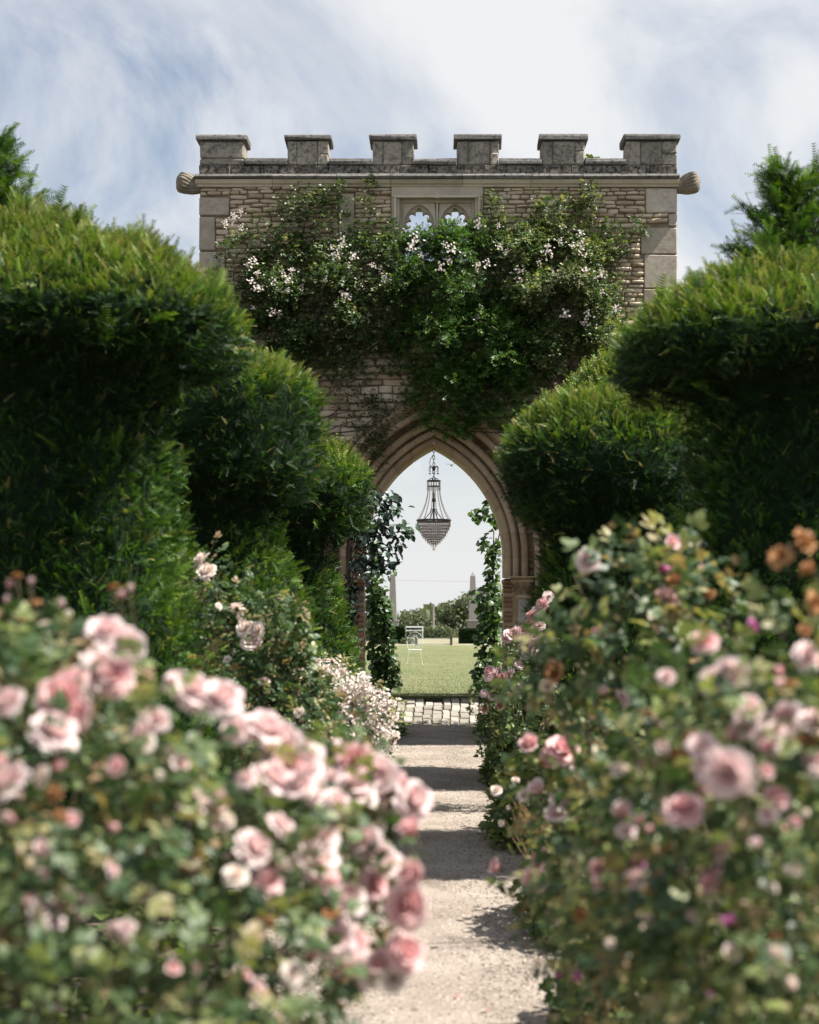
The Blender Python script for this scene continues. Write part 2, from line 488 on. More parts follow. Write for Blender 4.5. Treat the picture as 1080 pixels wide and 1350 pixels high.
# gravel path with wandering edges
ys = np.concatenate([np.linspace(-2, 21.5, 70), np.linspace(21.8, RA, 10)])
eL = -.93 - .05 * np.sin(ys * 1.7) - .03 * np.sin(ys * 4.1)
eR = .90 + .05 * np.sin(ys * 1.4 + 1) + .03 * np.sin(ys * 3.7)
zp = np.array([gz(0, y) for y in ys])
V = np.concatenate([np.stack([eL, ys, zp], 1), np.stack([eL * 0 - .02, ys, zp + .012], 1), np.stack([eR, ys, zp], 1)])
n = len(ys)
F = np.array([(i + a * n, i + (a + 1) * n, i + 1 + (a + 1) * n, i + 1 + a * n) for a in range(2) for i in range(n - 1)])
tag(link('path', np_mesh('path', V, F, mat=M['gravel'])), kind='structure')
sheet('lawn', [-40, -12, -4, 0, 4, 12, 40], [RB, 30, 40, 60, 75.5], M['lawn'], 0.002)
sheet('field', [-400, -60, -12, 0, 12, 60, 400], [75.5, 88] + far[:6] + [300], M['field'], 0.0)
# loose stones on the path
tv = np.array([(1, 0, 0), (-1, 0, 0), (0, 1, 0), (0, -1, 0), (0, 0, 1), (0, 0, -.5), ], float)
tf = np.array([(0, 2, 4), (2, 1, 4), (1, 3, 4), (3, 0, 4)])
k = 26000
py_ = 5.2 + (23.8 - 5.2) * rng.random(k) ** 1.5
px_ = rng.uniform(-.9, .88, k)
sz = rng.uniform(.004, .0085, k)
ang = rng.uniform(0, 6.28, k)
Mx = np.zeros((k, 3, 3))
Mx[:, 0, 0] = np.cos(ang) * sz * 1.4; Mx[:, 0, 1] = -np.sin(ang) * sz; Mx[:, 1, 0] = np.sin(ang) * sz * 1.4; Mx[:, 1, 1] = np.cos(ang) * sz; Mx[:, 2, 2] = sz * .8
V, F, T = inst((tv, tf), Mx, np.stack([px_, py_, np.array([gz(0, y) for y in py_]) + .010], 1), rng.random(k))
tag(link('gravel', np_mesh('gravel', V, F, T, M['pebble'])), kind='stuff')

k = 420
ly = 5.4 + 17 * rng.random(k) ** 1.3
lx = np.where(rng.random(k) < .75, np.sign(rng.normal(size=k)) * (.9 - .5 * rng.random(k) ** 2), rng.uniform(-.85, .85, k))
LT = (np.array([(-.5, 0, 0), (0, -.28, .08), (.5, 0, .02), (0, .28, .1)]), np.array([(0, 1, 2), (0, 2, 3)]), np.zeros(4))
M['litter'] = leaf_mat('fallen leaves and petals', [(0.0, (.12, .07, .035)), (0.5, (.22, .15, .08)), (0.75, (.12, .15, .05)), (1.0, (.62, .48, .44))], trans=.1)
ang = rng.uniform(0, 6.28, k)
V, F, T = inst(LT, frames(np.stack([np.cos(ang), np.sin(ang), rng.uniform(-.2, .2, k)], 1), np.array([0, 0, 1.0]) + rng.normal(size=(k, 3)) * .3) * rng.uniform(.015, .04, k)[:, None, None], np.stack([lx, ly, np.array([gz(0, y) for y in ly]) + .018], 1), rng.random(k))
tag(link('leaf_litter', np_mesh('leaf_litter', V, F, T, M['litter'])), kind='stuff')

# setts of the ramp under the arch
paving = MB()
paving.prism([(RA - .04, -.2), (RB + .05, -.2), (RB + .05, ZB - .006), (RA - .04, ZA - .012)], 'x', -1.32, 1.32)
pav = paving.build('paving', M['sett_joint'])
tag(pav, kind='structure')
def sett_mesh(seed):
    r = random.Random(seed)
    mb = MB()
    j = lambda a: a * r.uniform(.88, 1.0)
    lo = [(-.5, -.5, 0), (.5, -.5, 0), (.5, .5, 0), (-.5, .5, 0)]
    mid = [(x * r.uniform(.93, 1.0), y * r.uniform(.93, 1), .75) for x, y, _ in lo]
    top = [(x * r.uniform(.78, .88), y * r.uniform(.78, .88), 1.0) for x, y, _ in lo]
    mb.add(lo + mid + top, [(0, 1, 5, 4), (1, 2, 6, 5), (2, 3, 7, 6), (3, 0, 4, 7), (4, 5, 9, 8), (5, 6, 10, 9), (6, 7, 11, 10), (7, 4, 8, 11), (8, 9, 10, 11)])
    return mb.mesh('sett', M['sett'])
setts = [sett_mesh(i) for i in range(6)]
slope = math.atan2(ZB - ZA, RB - RA)
x = -1.24
while x < 1.16:
    w_ = random.uniform(.11, .15)
    yy = RA - .02 + random.uniform(-.10, .06)
    while yy < RB:
        dl = random.uniform(.18, .32)
        yc = yy + dl / 2
        if RA - .06 < yc - dl / 2 and yc + dl / 2 < RB + .1:
            o = link('sett', random.choice(setts), pav)
            o.location = (x + w_ / 2 + random.uniform(-.008, .008) + .02 * math.sin(yc * 2 + 1), yc, gz(0, min(yc, RB - .01)) - .040 + random.uniform(-.012, .006))
            o.scale = (w_ * .90, dl * .91, .06)
            o.rotation_euler = (slope + random.uniform(-.06, .06), random.uniform(-.06, .06), random.uniform(-.06, .06))
        yy += dl
    x += w_

# ------------------------------------------------------------------ the gate
YF, YB = 25.0, 26.2
gate = thing('gatehouse', 'pale stone castle gate wall with six battlements and a pointed archway', 'gatehouse', (0, YF, 0))
gate_off = Vector((0, -YF, 0))
def gpart(mb, name, mat, parent=None, **kw):
    o = mb.build(name, mat, parent or gate, **kw)
    if parent is None: o.location = gate_off
    return o
gate_loc0 = gate_off
XL, XR = -3.44, 3.57
AW, AZ, AR = 1.05, 2.47, 1.85          # half span, springing height and arc radius of the innermost order
def arc_top(x, r):                      # height of the arch line offset r at |x|
    q = (AR + r) ** 2 - (abs(x) + AR - AW) ** 2
    return AZ + math.sqrt(q) if q > 0 else None
def arc_hw(z, r):
    if z <= AZ: return AW + r
    q = (AR + r) ** 2 - (z - AZ) ** 2
    if q <= 0: return 0
    return max(0, math.sqrt(q) - (AR - AW))
WX0, WX1, WZ0, WZ1 = -.62, .72, 6.75, 7.88
wall = MB()
for (ya, yb, r) in ((YF + .035, YF + .45, .57), (YF + .45, YB, .125)):
    wall.box(XL + .01, -(AW + r), ya, yb, -.1, 6.8)
    wall.box(AW + r, XR - .01, ya, yb, -.1, 6.8)
    xs = np.linspace(-(AW + r), AW + r, 41)
    for a, b in zip(xs[:-1], xs[1:]):
        za, zb = (arc_top(a, r) or AZ), (arc_top(b, r) or AZ)
        wall.prism([(a, za), (b, zb), (b, 6.8), (a, 6.8)], 'y', ya, yb)
    wall.box(XL + .01, WX0 + .02, ya, yb, 6.8, 8.02)
    wall.box(WX1 - .02, XR - .01, ya, yb, 6.8, 8.02)
    wall.box(WX0 + .02, WX1 - .02, ya, yb, 7.80, 8.02)
wall_o = gpart(wall, 'wall', M['mortar'])

# arch orders: cross-sections (r outward, y) swept along the pointed line, cut into voussoirs
def circ(cr, cy, rad, a0, a1, k=6):
    return [(cr + rad * math.cos(R(a0 + (a1 - a0) * i / k)), cy + rad * math.sin(R(a0 + (a1 - a0) * i / k))) for i in range(k + 1)]
yf = YF
orders = {
    'inner_order': [(0, YB), (0, yf + .56), (.035, yf + .50), (.035, yf + .47)] + circ(.075, yf + .46, .04, 200, 340, 5) + [(.125, yf + .47), (.125, YB)],
    'roll_order': [(.125, yf + .45), (.13, yf + .36)] + circ(.175, yf + .34, .045, 190, 350, 6) + [(.225, yf + .37), (.25, yf + .40), (.25, yf + .45)],
    'middle_order': [(.25, yf + .45), (.25, yf + .26)] + circ(.30, yf + .23, .05, 190, 350, 6) + [(.355, yf + .28), (.36, yf + .45)],
    'outer_order': [(.44, yf + .45), (.435, yf + .16)] + circ(.48, yf + .05, .045, 180, 360, 6) + [(.535, yf + .07), (.575, yf + .03), (.575, yf + .45)],
    'hood_mould': [(.575, yf + .2), (.575, yf + .0), (.59, yf - .06), (.63, yf - .09), (.665, yf - .08), (.70, yf + .03), (.70, yf + .2)],
    'hollow': [(.36, yf + .45), (.36, yf + .38), (.40, yf + .41), (.44, yf + .38), (.44, yf + .45)],
}
def arch_line(r, s):
    """s<0: down the jamb; 0..1: up the arc (right half)"""
    if s <= 0: return (AW + r, AZ + s)
    ap = math.acos((AR - AW) / (AR + r))
    a = ap * s
    return (-(AR - AW) + (AR + r) * math.cos(a), AZ + (AR + r) * math.sin(a))
def voussoir(name, prof, s0, s1, side, mat, parent, nseg=3):
    mb = MB()
    n = len(prof)
    vs = []
    for i in range(nseg + 1):
        s = s0 + (s1 - s0) * i / nseg
        for r, y in prof:
            x, z = arch_line(r, s)
            vs.append((x * side, y, z))
    fs = []
    for i in range(nseg):
        for k in range(n):
            l = (k + 1) % n
            fs.append((i * n + k, i * n + l, (i + 1) * n + l, (i + 1) * n + k))
    fs.append(tuple(range(n - 1, -1, -1))); fs.append(tuple(nseg * n + k for k in range(n)))
    mb.add(vs, fs)
    o = mb.build('voussoir', mat, parent)
    return o
for nm, prof in orders.items():
    po = MB()
    # the ring's own mortar bed, set just inside the stones
    order = None
    first = -(AZ - 2.182) if nm != 'hood_mould' else -.25
    k = {'inner_order': 6, 'roll_order': 7, 'middle_order': 7, 'outer_order': 8, 'hood_mould': 9, 'hollow': 5}[nm]
    holder = None
    for side in (1, -1):
        cuts = [first] + sorted(random.uniform(i / k - .012, i / k + .012) for i in range(0, k)) + [1.0]
        cuts[1] = 0
        for a, b in zip(cuts[:-1], cuts[1:]):
            g = .0012
            last = b >= .999
            if holder is None:
                # the first stone carries the order's name, the others hang below it
                holder = voussoir(nm, prof, a + g, b - (0 if last else g), side, M['arch'], gate)
                holder.name = nm
                holder.location = gate_off
            else:
                voussoir('voussoir', prof, a + g, b - (0.0005 if last else g), side, M['arch'], holder)
# carved flowers in the hollow
fl = MB()
fl.lathe([(.0, -.035), (.020, -.03), (.012, -.012), (.038, -.018), (.045, 0), (.03, .012)], n=7)
flm = fl.mesh('carved_flower', M['arch'])
for side in (1, -1):
    for i in range(13):
        s = -.24 + i * .11 if i < 3 else (i - 3) / 10 + .04
        x, z = arch_line(.40, s)
        o = link('carved_flower', flm, gate)
        o.location = gate_off + Vector((x * side, yf + .38, z))
        o.rotation_euler = (R(-90), random.uniform(0, 6), 0)
# coursed jamb stones of the inner order
jm = []
for i in range(5):
    r_ = random.Random(i)
    mb = MB()
    p0 = [(-.5, -.5), (.5, -.5), (.5, .5), (-.5, .5)]
    vs = []
    for zz, s in ((0, .90), (.22, 1.0), (.78, 1.0), (1.0, .88)):
        vs += [(x * s * r_.uniform(.95, 1), y * s * r_.uniform(.97, 1), zz) for x, y in p0]
    fs = [(3, 2, 1, 0), (12, 13, 14, 15)]
    for a in range(3):
        fs += [(a * 4 + k, a * 4 + (k + 1) % 4, a * 4 + 4 + (k + 1) % 4, a * 4 + 4 + k) for k in range(4)]
    mb.add(vs, fs)
    jm.append(mb.mesh('jamb_stone', M['jamb']))
for side in (1, -1):
    jb = MB()
    jb.box(*(sorted((side * (AW + .02), side * (AW + .124)))), yf + .50, YB - .02, .1, 2.16)
    jo = gpart(jb, 'jamb', M['mortar'])
    z = .2
    while z < 2.14:
        h = random.uniform(.055, .085)
        ya = yf + .47
        for q, (l0, l1) in enumerate(((0, random.uniform(.30, .5)), (0, .0), (0, 0))):
            pass
        cuts = [yf + .47, yf + .47 + random.uniform(.28, .46), YB]
        for a, b in zip(cuts[:-1], cuts[1:]):
            o = link('jamb_stone', random.choice(jm), jo)
            o.location = (side * (AW + .062 + random.uniform(-.008, .006)), (a + b) / 2, z)
            o.scale = (.135, (b - a) * .985, min(h, 2.165 - z) * .96)
        z += h
# columns in the nook
for side in (1, -1):
    cx, cy = side * (AW + .30), yf + .24
    sh = MB()
    sh.lathe([(.10, .52), (.102, 1.2), (.10, 1.86)], (cx, cy, 0), 20)
    col_o = gpart(sh, 'column_shaft', M['column'], smooth=True)
    bs = MB()
    bs.lathe([(.21, 0), (.21, .30), (.19, .32), (.19, .36), (.165, .40), (.14, .42), (.15, .45), (.125, .50), (.105, .525)], (cx, cy, 0), 12)
    gpart(bs, 'column_base', M['arch'])
    cp = MB()
    cp.lathe([(.105, 1.86), (.135, 1.875), (.135, 1.90), (.11, 1.915), (.12, 1.98), (.16, 2.06), (.185, 2.09), (.21, 2.10), (.215, 2.13), (.195, 2.145), (.205, 2.17), (.18, 2.18)], (cx, cy, 0), 20)
    cap_o = gpart(cp, 'capital', M['arch'])
    lf = MB()
    for row, (rr, z0, n) in enumerate(((.128, 1.92, 9), (.155, 1.985, 9))):
        for i in range(n):
            a = 2 * math.pi * (i + .5 * row) / n
            ca, sa = math.cos(a), math.sin(a)
            P = lambda u, v, w: (cx + ca * (rr + v) - sa * u, cy + sa * (rr + v) + ca * u, z0 + w)
            lf.add([P(-.026, 0, 0), P(.026, 0, 0), P(.038, .03, .05), P(-.038, .03, .05), P(.026, .062, .072), P(-.026, .062, .072), P(0, .066, .045), P(0, .01, .02)],
                   [(0, 1, 2, 3), (3, 2, 4, 5), (5, 4, 6), (0, 7, 1), (1, 7, 2), (2, 7, 6), (2, 6, 4), (3, 6, 7), (3, 5, 6), (0, 3, 7)])
    lf.build('carved_leaves', M['capital'], cap_o)
    bk = MB()   # plain reveal behind the column
    x0, x1 = sorted((side * (AW + .125), side * (AW + .57)))
    bk.box(x0, x1, yf + .40, yf + .449, 0, 2.16)
    gpart(bk, 'nook_back', M['arch'])
    ab = MB()
    x0, x1 = sorted((side * (AW - .012), side * (AW + .6)))
    ab.box(x0, x1, yf - .02, yf + .56, 2.165, 2.18)
    gpart(ab, 'impost', M['arch'])
    ol = MB()
    x0, x1 = sorted((side * (AW + .44), side * (AW + .575)))
    for i in range(7):
        ol.box(x0, x1, yf + .01, yf + .40, i * .31, i * .31 + .305)
    gpart(ol, 'outer_jamb', M['limestone'], bevel=.012)

# rubble facing
def rubble_tpl(seed):
    r = random.Random(seed)
    k = 8
    base = [(-.5, -.5), (0, -.5), (.5, -.5), (.5, 0), (.5, .5), (0, .5), (-.5, .5), (-.5, 0)]
    out, f = [], []
    rings = []
    for (s, y) in ((.97, 0), (1.0, -.55), (.78, -1.0)):
        rings.append([(x * s * (1 + r.uniform(-.05, .01)) * (r.uniform(.90, 1.0) if i % 2 == 0 else 1.0), y + (r.uniform(-.25, .25) if y < -.9 else 0), z * s * (1 + r.uniform(-.12, .02)) * (r.uniform(.74, 1.0) if i % 2 == 0 else 1.0)) for i, (x, z) in enumerate(base)])
    V = np.array(sum(rings, []))
    F = []
    for a in range(2):
        for i in range(k):
            j = (i + 1) % k
            F += [(a * k + i, a * k + j, a * k + k + j), (a * k + i, a * k + k + j, a * k + k + i)]
    for i in range(1, k - 1):
        F.append((2 * k, 2 * k + i, 2 * k + i + 1))
    return V, np.array(F)
RT = [rubble_tpl(i) for i in range(8)]
RM = [np_mesh('stone', v, f, mat=M['rubble']) for v, f in RT]
quoins = []   # (x0,x1,z0,z1)
def qz(py): return EYE + (HZ - py) / 90.0
quoins += [(XL, -2.99, qz(284), qz(260)), (XL, -3.2, qz(330), qz(286)), (XL, -3.05, qz(376), qz(332)),
           (3.10, XR, qz(281), qz(248)), (3.44, XR, qz(299), qz(281.5)), (3.03, XR, qz(335), qz(299.5)), (3.08, XR, qz(380), qz(335.5))]
zq = quoins[-1][2]
flip = 0
while zq > .3:
    h = random.uniform(.3, .45)
    wq = (.50, .30)[flip]
    quoins.append((XR - wq, XR, zq - h, zq - .006))
    quoins.append((XL, XL + (.30, .50)[flip], zq - h, zq - .006))
    zq -= h; flip ^= 1
extra = [(-1.66, -1.18, qz(352), qz(322)), (-1.40, -1.16, qz(318), qz(255)), ]
qo = None
for (a, b, c, d) in quoins + extra:
    mb = MB()
    mb.box(a + .004, b - .004, YF - .015, YF + (.5 if a in (XL,) or b == XR else .05), c + .004, d - .004)
    gpart(mb, 'quoin', M['quoin'], bevel=.014, jit=.005)
blocked = quoins + extra + [(WX0, WX1, WZ0 - .05, WZ1)]
cand = []
z = .1
while z < 7.86:
    big = z < 6.0
    h = random.uniform(.07, .14) if big else random.uniform(.042, .085)
    h = min(h, 7.875 - z)
    if h < .03: break
    iv = [(XL + .02, XR - .02)]
    cuts = [(a, b) for a, b, c, d in blocked if d > z + .01 and c < z + h - .01]
    hw = arc_hw(z, .70)
    if hw > 0: cuts.append((-hw, hw))
    for a, b in cuts:
        iv2 = []
        for p, q in iv:
            if b <= p or a >= q: iv2.append((p, q)); continue
            if a > p: iv2.append((p, a))
            if b < q: iv2.append((b, q))
        iv = iv2
    for p, q in iv:
        x = p
        while x < q - .03:
            l = random.uniform(.16, .48) if big else random.uniform(.09, .30)
            if q - (x + l) < .08: l = q - x
            cand.append((x, x + l, z, z + h))
            x += l
    z += h
# those that show, largest first, are stones of their own
def shows(c):
    xm, zm = (c[0] + c[1]) / 2, (c[2] + c[3]) / 2
    px, py = VX + xm * 90, HZ - (zm - EYE) * 90
    vis = 0
    if 247 < py < 300 and 300 < px < 860: vis = 1.0
    elif 247 < py < 345 and (px < 420 or px > 770): vis = .9
    elif 247 < py < 345: vis = .5
    elif 480 < py < 620 and 430 < px < 520: vis = .8
    return vis * (c[1] - c[0]) * (c[3] - c[2])
cand.sort(key=shows, reverse=True)
stuffs = []
for i, (a, b, c, d) in enumerate(cand):
    s = (b - a - .006, random.uniform(.03, .085), (d - c) * random.uniform(.84, 1.02) - .004)
    loc = ((a + b) / 2, YF + .037, (c + d) / 2 + random.uniform(-.008, .008) + .012 * math.sin(a * 3.1 + c * 2))
    k = random.randrange(8)
    if i < 300:
        o = link('stone', RM[k], gate)
        o.location = gate_off + Vector(loc)
        o.scale = s
        o.rotation_euler = (0, random.uniform(-.06, .06), 0)
    else:
        Mx = np.diag(s)[None]
        stuffs.append(inst(RT[k], Mx, np.array([loc]), np.array([random.random()])))
V, F, T = join(stuffs)
o = tag(link('rubble_facing', np_mesh('rubble_facing', V, F, T, M['rubble']), gate), kind='stuff')
o.location = gate_off

# window with two cusped lights
def window():
    f = MB()
    f.box(WX0, WX0 + .12, YF - .03, YF + .30, WZ0, WZ1 - .16)
    f.box(WX1 - .12, WX1, YF - .03, YF + .30, WZ0, WZ1 - .16)
    f.box(WX0, WX1, YF - .03, YF + .30, WZ1 - .16, WZ1)
    fr = gpart(f, 'window_frame', M['limestone'], bevel=.008)
    h = MB()   # label mould
    h.box(WX0 + .04, WX1 - .04, YF - .075, YF - .032, WZ1 - .165, WZ1 - .135)
    h.box(WX0 + .04, WX0 + .07, YF - .075, YF - .032, WZ1 - .62, WZ1 - .167)
    h.box(WX1 - .07, WX1 - .04, YF - .075, YF - .032, WZ1 - .62, WZ1 - .167)
    h.box(.02, .08, YF - .085, YF - .077, WZ1 - .175, WZ1 - .125)
    h.build('label_mould', M['limestone'], fr)
    s = MB()
    a, b, c = WX0 + .122, WX1 - .122, WZ1 - .162
    s.box(a, a + .045, YF + .06, YF + .30, WZ0, c)
    s.box(b - .045, b, YF + .06, YF + .30, WZ0, c)
    s.box(a + .046, b - .046, YF + .06, YF + .30, c - .05, c)
    s.build('inner_moulding', M['limestone'], fr)
    mx_ = (a + b) / 2
    mu = MB()
    mu.prism([(mx_ - .028, YF + .13), (mx_ - .012, YF + .05), (mx_ + .012, YF + .05), (mx_ + .028, YF + .13), (mx_ + .028, YF + .3), (mx_ - .028, YF + .3)], 'z', WZ0, c - .052)
    mu.build('mullion', M['limestone'], fr)
    sil = MB()
    sil.box(WX0 - .03, WX1 + .03, YF - .08, YF + .4, WZ0 - .08, WZ0 - .003)
    sil.build('sill', M['limestone'], fr)
    for x0, x1 in ((a + .047, mx_ - .030), (mx_ + .030, b - .047)):
        cxm, hw = (x0 + x1) / 2, (x1 - x0) / 2
        zt, zb = c - .053, WZ0 + .004
        zc = zt - .30            # centre the outline is seen from
        def outer(an):
            ux, uz = math.cos(an), math.sin(an)
            t = 9
            if abs(ux) > 1e-6: t = min(t, hw / abs(ux))
            if uz > 1e-6: t = min(t, (zt - zc) / uz)
            if uz < -1e-6: t = min(t, (zc - zb) / -uz)
            return t
        def plain(an):           # plain pointed arch opening
            ux, uz = math.cos(an), math.sin(an)
            w0 = hw - .016
            if uz < 0:
                t = min(w0 / max(abs(ux), 1e-6), (zc - zb - .01) / max(-uz, 1e-6))
                return t
            rr = w0 * 1.35
            cc = -(rr - w0)
            # distance along the ray to the circle centred (cc,0) on the far side
            ax = abs(ux)
            bq = -ax * cc
            return -bq + math.sqrt(bq * bq - cc * cc + rr * rr)
        def cusp(an):
            t = plain(an)
            d = math.degrees(an) % 360
            if d > 180 and d < 345 and d > 195: return t * .97
            dd = (d + 15) % 360   # 0..210 over the head
            ph = dd / 210 * 5      # five foils
            lobe = abs(math.sin(math.pi * ph))
            return t * (.50 + .36 * lobe ** .6)
        for fn, y0, y1, nm in ((plain, YF + .09, YF + .27, 'light_arch'), (cusp, YF + .135, YF + .235, 'cusped_tracery')):
            tb = MB()
            n = 120
            vs, fs = [], []
            for i in range(n):
                an = 2 * math.pi * (i + .5) / n
                to, ti = outer(an), fn(an)
                if fn is cusp: to = min(to, plain(an) + .008)
                ti = min(ti, to - .004)
                for y in (y0, y1):
                    for t in (to, ti):
                        vs.append((cxm + t * math.cos(an), y, zc + t * math.sin(an)))
            for i in range(n):
                p, q = i * 4, ((i + 1) % n) * 4
                fs += [(p, q, q + 1, p + 1), (p + 2, p + 3, q + 3, q + 2), (p + 1, q + 1, q + 3, p + 3), (p, p + 2, q + 2, q)]
            tb.add(vs, fs)
            tb.build(nm, M['limestone'], fr)
window()

# string course, parapet, merlons
sc_low = [(YF + .3, 7.885), (YF - .02, 7.885), (YF - .03, 7.91), (YF - .065, 7.925), (YF - .085, 7.955), (YF - .085, 7.98), (YF + .3, 7.98)]
sc_top = [(YF + .3, 7.983), (YF - .13, 7.983), (YF - .145, 8.012), (YF - .11, 8.052), (YF - .02, 8.068), (YF + .3, 8.068)]
xs = [XL - .05, -2.36, -1.42, -.63, .42, 1.42, 2.18, XR + .02]
for a, b in zip(xs[:-1], xs[1:]):
    mb = MB(); mb.prism(sc_low, 'x', a + .003, b - .003)
    gpart(mb, 'string_course', M['limestone'])
    mb = MB(); mb.prism(sc_top, 'x', a + .003, b - .003)
    gpart(mb, 'drip_mould', M['coping'], jit=.005)
PB = YF + .48
x = XL
while x < XR - .05:
    l = random.uniform(.42, .72)
    if XR - x - l < .3: l = XR - x
    mb = MB(); mb.box(x + .003, x + l - .003, YF - .005 + random.uniform(-.006, .006), PB, 8.07, 8.205)
    gpart(mb, 'parapet_stone', M['base_stone'], bevel=.012, jit=.006)
    x += l
mer = [(263, 322), (379, 433), (491, 546), (602.5, 658), (714.5, 771), (826, 893)]
mer = [((a - VX) / 90, (b - VX) / 90) for a, b in mer]
for i, (a, b) in enumerate(mer):
    core = MB(); core.box(a + .02, b - .02, YF + .03, PB - .02, 8.205, 8.56)
    mo = gpart(core, 'merlon', M['mortar'])
    w_ = b - a
    c1, c2 = a + w_ * random.uniform(.2, .3), b - w_ * random.uniform(.2, .3)
    split = random.uniform(.35, .6)
    rows = [(a, c1, 8.207, 8.56), (c1, c2, 8.207, 8.56), (c2, b, 8.207, 8.207 + .353 * split), (c2, b, 8.207 + .353 * split, 8.56)]
    if i == 0: rows = [(a, b, 8.207, 8.30), (a, b, 8.30, 8.56)]
    for (p, q, u, v) in rows:
        mb = MB(); mb.box(p + .003, q - .003, YF - .002 + random.uniform(-.008, .008), PB, u + .003, v - .003)
        mb.build('stone', M['merlon'], mo, bevel=random.uniform(.008, .022), jit=.006)
    mb = MB()
    e = .045
    mb.prism([(YF - e, 8.565), (PB + e, 8.565), (PB + e, 8.61), (PB + e - .03, 8.655), (YF - e + .025, 8.655), (YF - e, 8.625)], 'x', a - e, b + e)
    mb.build('coping', M['coping'], mo, bevel=.010, jit=.009)
for (a, b), (c, d) in zip(mer[:-1], mer[1:]):
    m_ = (b + c) / 2 + random.uniform(-.1, .1)
    mb = MB()
    mb.prism([(YF - .04, 8.21), (YF - .04, 8.255), (YF - .02, 8.30), (PB - .1, 8.32), (PB + .03, 8.29), (PB + .03, 8.21)], 'x', b + .004, c - .004)
    gpart(mb, 'crenel_coping', M['coping'], bevel=.008, jit=.008)
# shell corbels at the corners
for side, xc in ((-1, XL - .04), (1, XR + .04)):
    V, F = [], []
    nu, nv = 66, 14
    ctr = Vector((xc - side * .06, YF + .10, 7.93))
    axis = Vector((side * .93, -.25, .20)).normalized()
    t1 = axis.cross(Vector((0, 0, 1))).normalized(); t2 = t1.cross(axis)
    for j in range(nv + 1):
        v = j / nv
        rad = .165 * (.45 + .62 * math.sin(min(1, v * 1.25) * math.pi * .5)) if v < .8 else .175 * math.sqrt(max(0.0, 1 - ((v - .8) / .2) ** 2 * .96))
        for i in range(nu):
            a = 2 * math.pi * i / nu
            rid = 1 + (.10 * min(1, v * 1.6)) * (abs(math.sin(a * 10.5 + .3 * math.sin(v * 9))) - .5)
            lump = 1 + .05 * math.sin(a * 3 + side + v * 5) * v + .03 * math.sin(a * 7 - v * 9)
            p = ctr + axis * (v * .37) + (t1 * math.cos(a) * .95 + t2 * math.sin(a) * .95) * rad * rid * lump - Vector((0, 0, .05 * (1 - v)))
            p.z = min(p.z, 8.075 + .012 * math.sin(a * 10.5))
            V.append(tuple(p))
    for j in range(nv):
        for i in range(nu):
            k = (i + 1) % nu
            F.append((j * nu + i, j * nu + k, (j + 1) * nu + k, (j + 1) * nu + i))
    F.append(tuple(nv * nu + i for i in range(nu)))
    mb = MB(); mb.add(V, F)
    gpart(mb, 'shell_corbel', M['shell'])

# ------------------------------------------------------------------ chandelier
ch = thing('chandelier', 'crystal basket chandelier hanging on a chain in the archway', 'chandelier', (0, 25.85, 2.6))
def chp(mb, name, mat, smooth=False, parent=None):
    o = mb.build(name, mat, parent or ch, smooth=smooth)
    return o
s_ = 25.85 / FPX                          # metres per photo pixel at the chandelier
zc0 = lambda py: EYE + (HZ - py) * s_ - 2.6
mb = MB()
mb.tube([(0, 0, zc0(632)), (0, 0, zc0(650))], .010, 6)
mb.tube([(0, 0, zc0(650)), (0, 0, zc0(688))], .014, 8)
mb.lathe([(.012, 0), (.03, .01), (.035, .03), (.02, .05), (.012, .07)], (0, 0, zc0(662)), 10)
chp(mb, 'stem', M['iron'])
z = zc0(633)
i = 0
while z < 4.15 - 2.6:
    mb = MB()
    pts = []
    for k in range(10):
        a = 2 * math.pi * k / 10
        u, w2 = .016 * math.cos(a), .032 * math.sin(a)
        pts.append((u, 0, z + .03 + w2) if i % 2 == 0 else (0, u, z + .03 + w2))
    mb.tube(pts, .0055, 5, True)
    chp(mb, 'chain_link', M['iron'])
    z += .052; i += 1
mb = MB()
mb.tube([(-.012, 0, zc0(600)), (-.055, 0, zc0(606)), (-.06, 0, zc0(612)), (-.03, 0, zc0(616))], .005, 5)
chp(mb, 'hook', M['iron'])
for k in range(6):
    a = 2 * math.pi * k / 6 + .3
    ca, sa = math.cos(a), math.sin(a)
    mb = MB()
    mb.tube([(ca * r, sa * r, zc0(y)) for r, y in ((.008, 621), (.03, 616), (.06, 614.5), (.075, 617), (.07, 622), (.055, 622))], [.007, .007, .006, .006, .005, .004], 5)
    mb.lathe([(.003, -.03), (.009, -.018), (.003, 0)], (ca * .072, sa * .072, zc0(623)), 5)
    chp(mb, 'scroll_arm', M['iron'])
def ring(r, z, t, name, mat):
    mb = MB()
    mb.tube([(r * math.cos(2 * math.pi * k / 28), r * math.sin(2 * math.pi * k / 28), z) for k in range(28)], t, 6, True)
    chp(mb, name, mat)
ring(.098, zc0(634), .010, 'top_ring', M['iron'])
ring(.08, zc0(641), .008, 'top_ring', M['iron'])
ring(.255, zc0(686), .013, 'rim', M['iron'])
ring(.235, zc0(688), .010, 'rim', M['iron'])
for k in range(4):
    a = 2 * math.pi * k / 4 + .4
    mb = MB()
    mb.tube([(math.cos(a) * r, math.sin(a) * r, zc0(y)) for r, y in ((.01, 630), (.06, 631), (.09, 634), (.095, 641))], .006, 5)
    mb.tube([(math.cos(a) * r, math.sin(a) * r, zc0(y)) for r, y in ((.01, 672), (.04, 671), (.06, 676), (.16, 686), (.235, 688))], .007, 5)
    chp(mb, 'bracket', M['iron'])
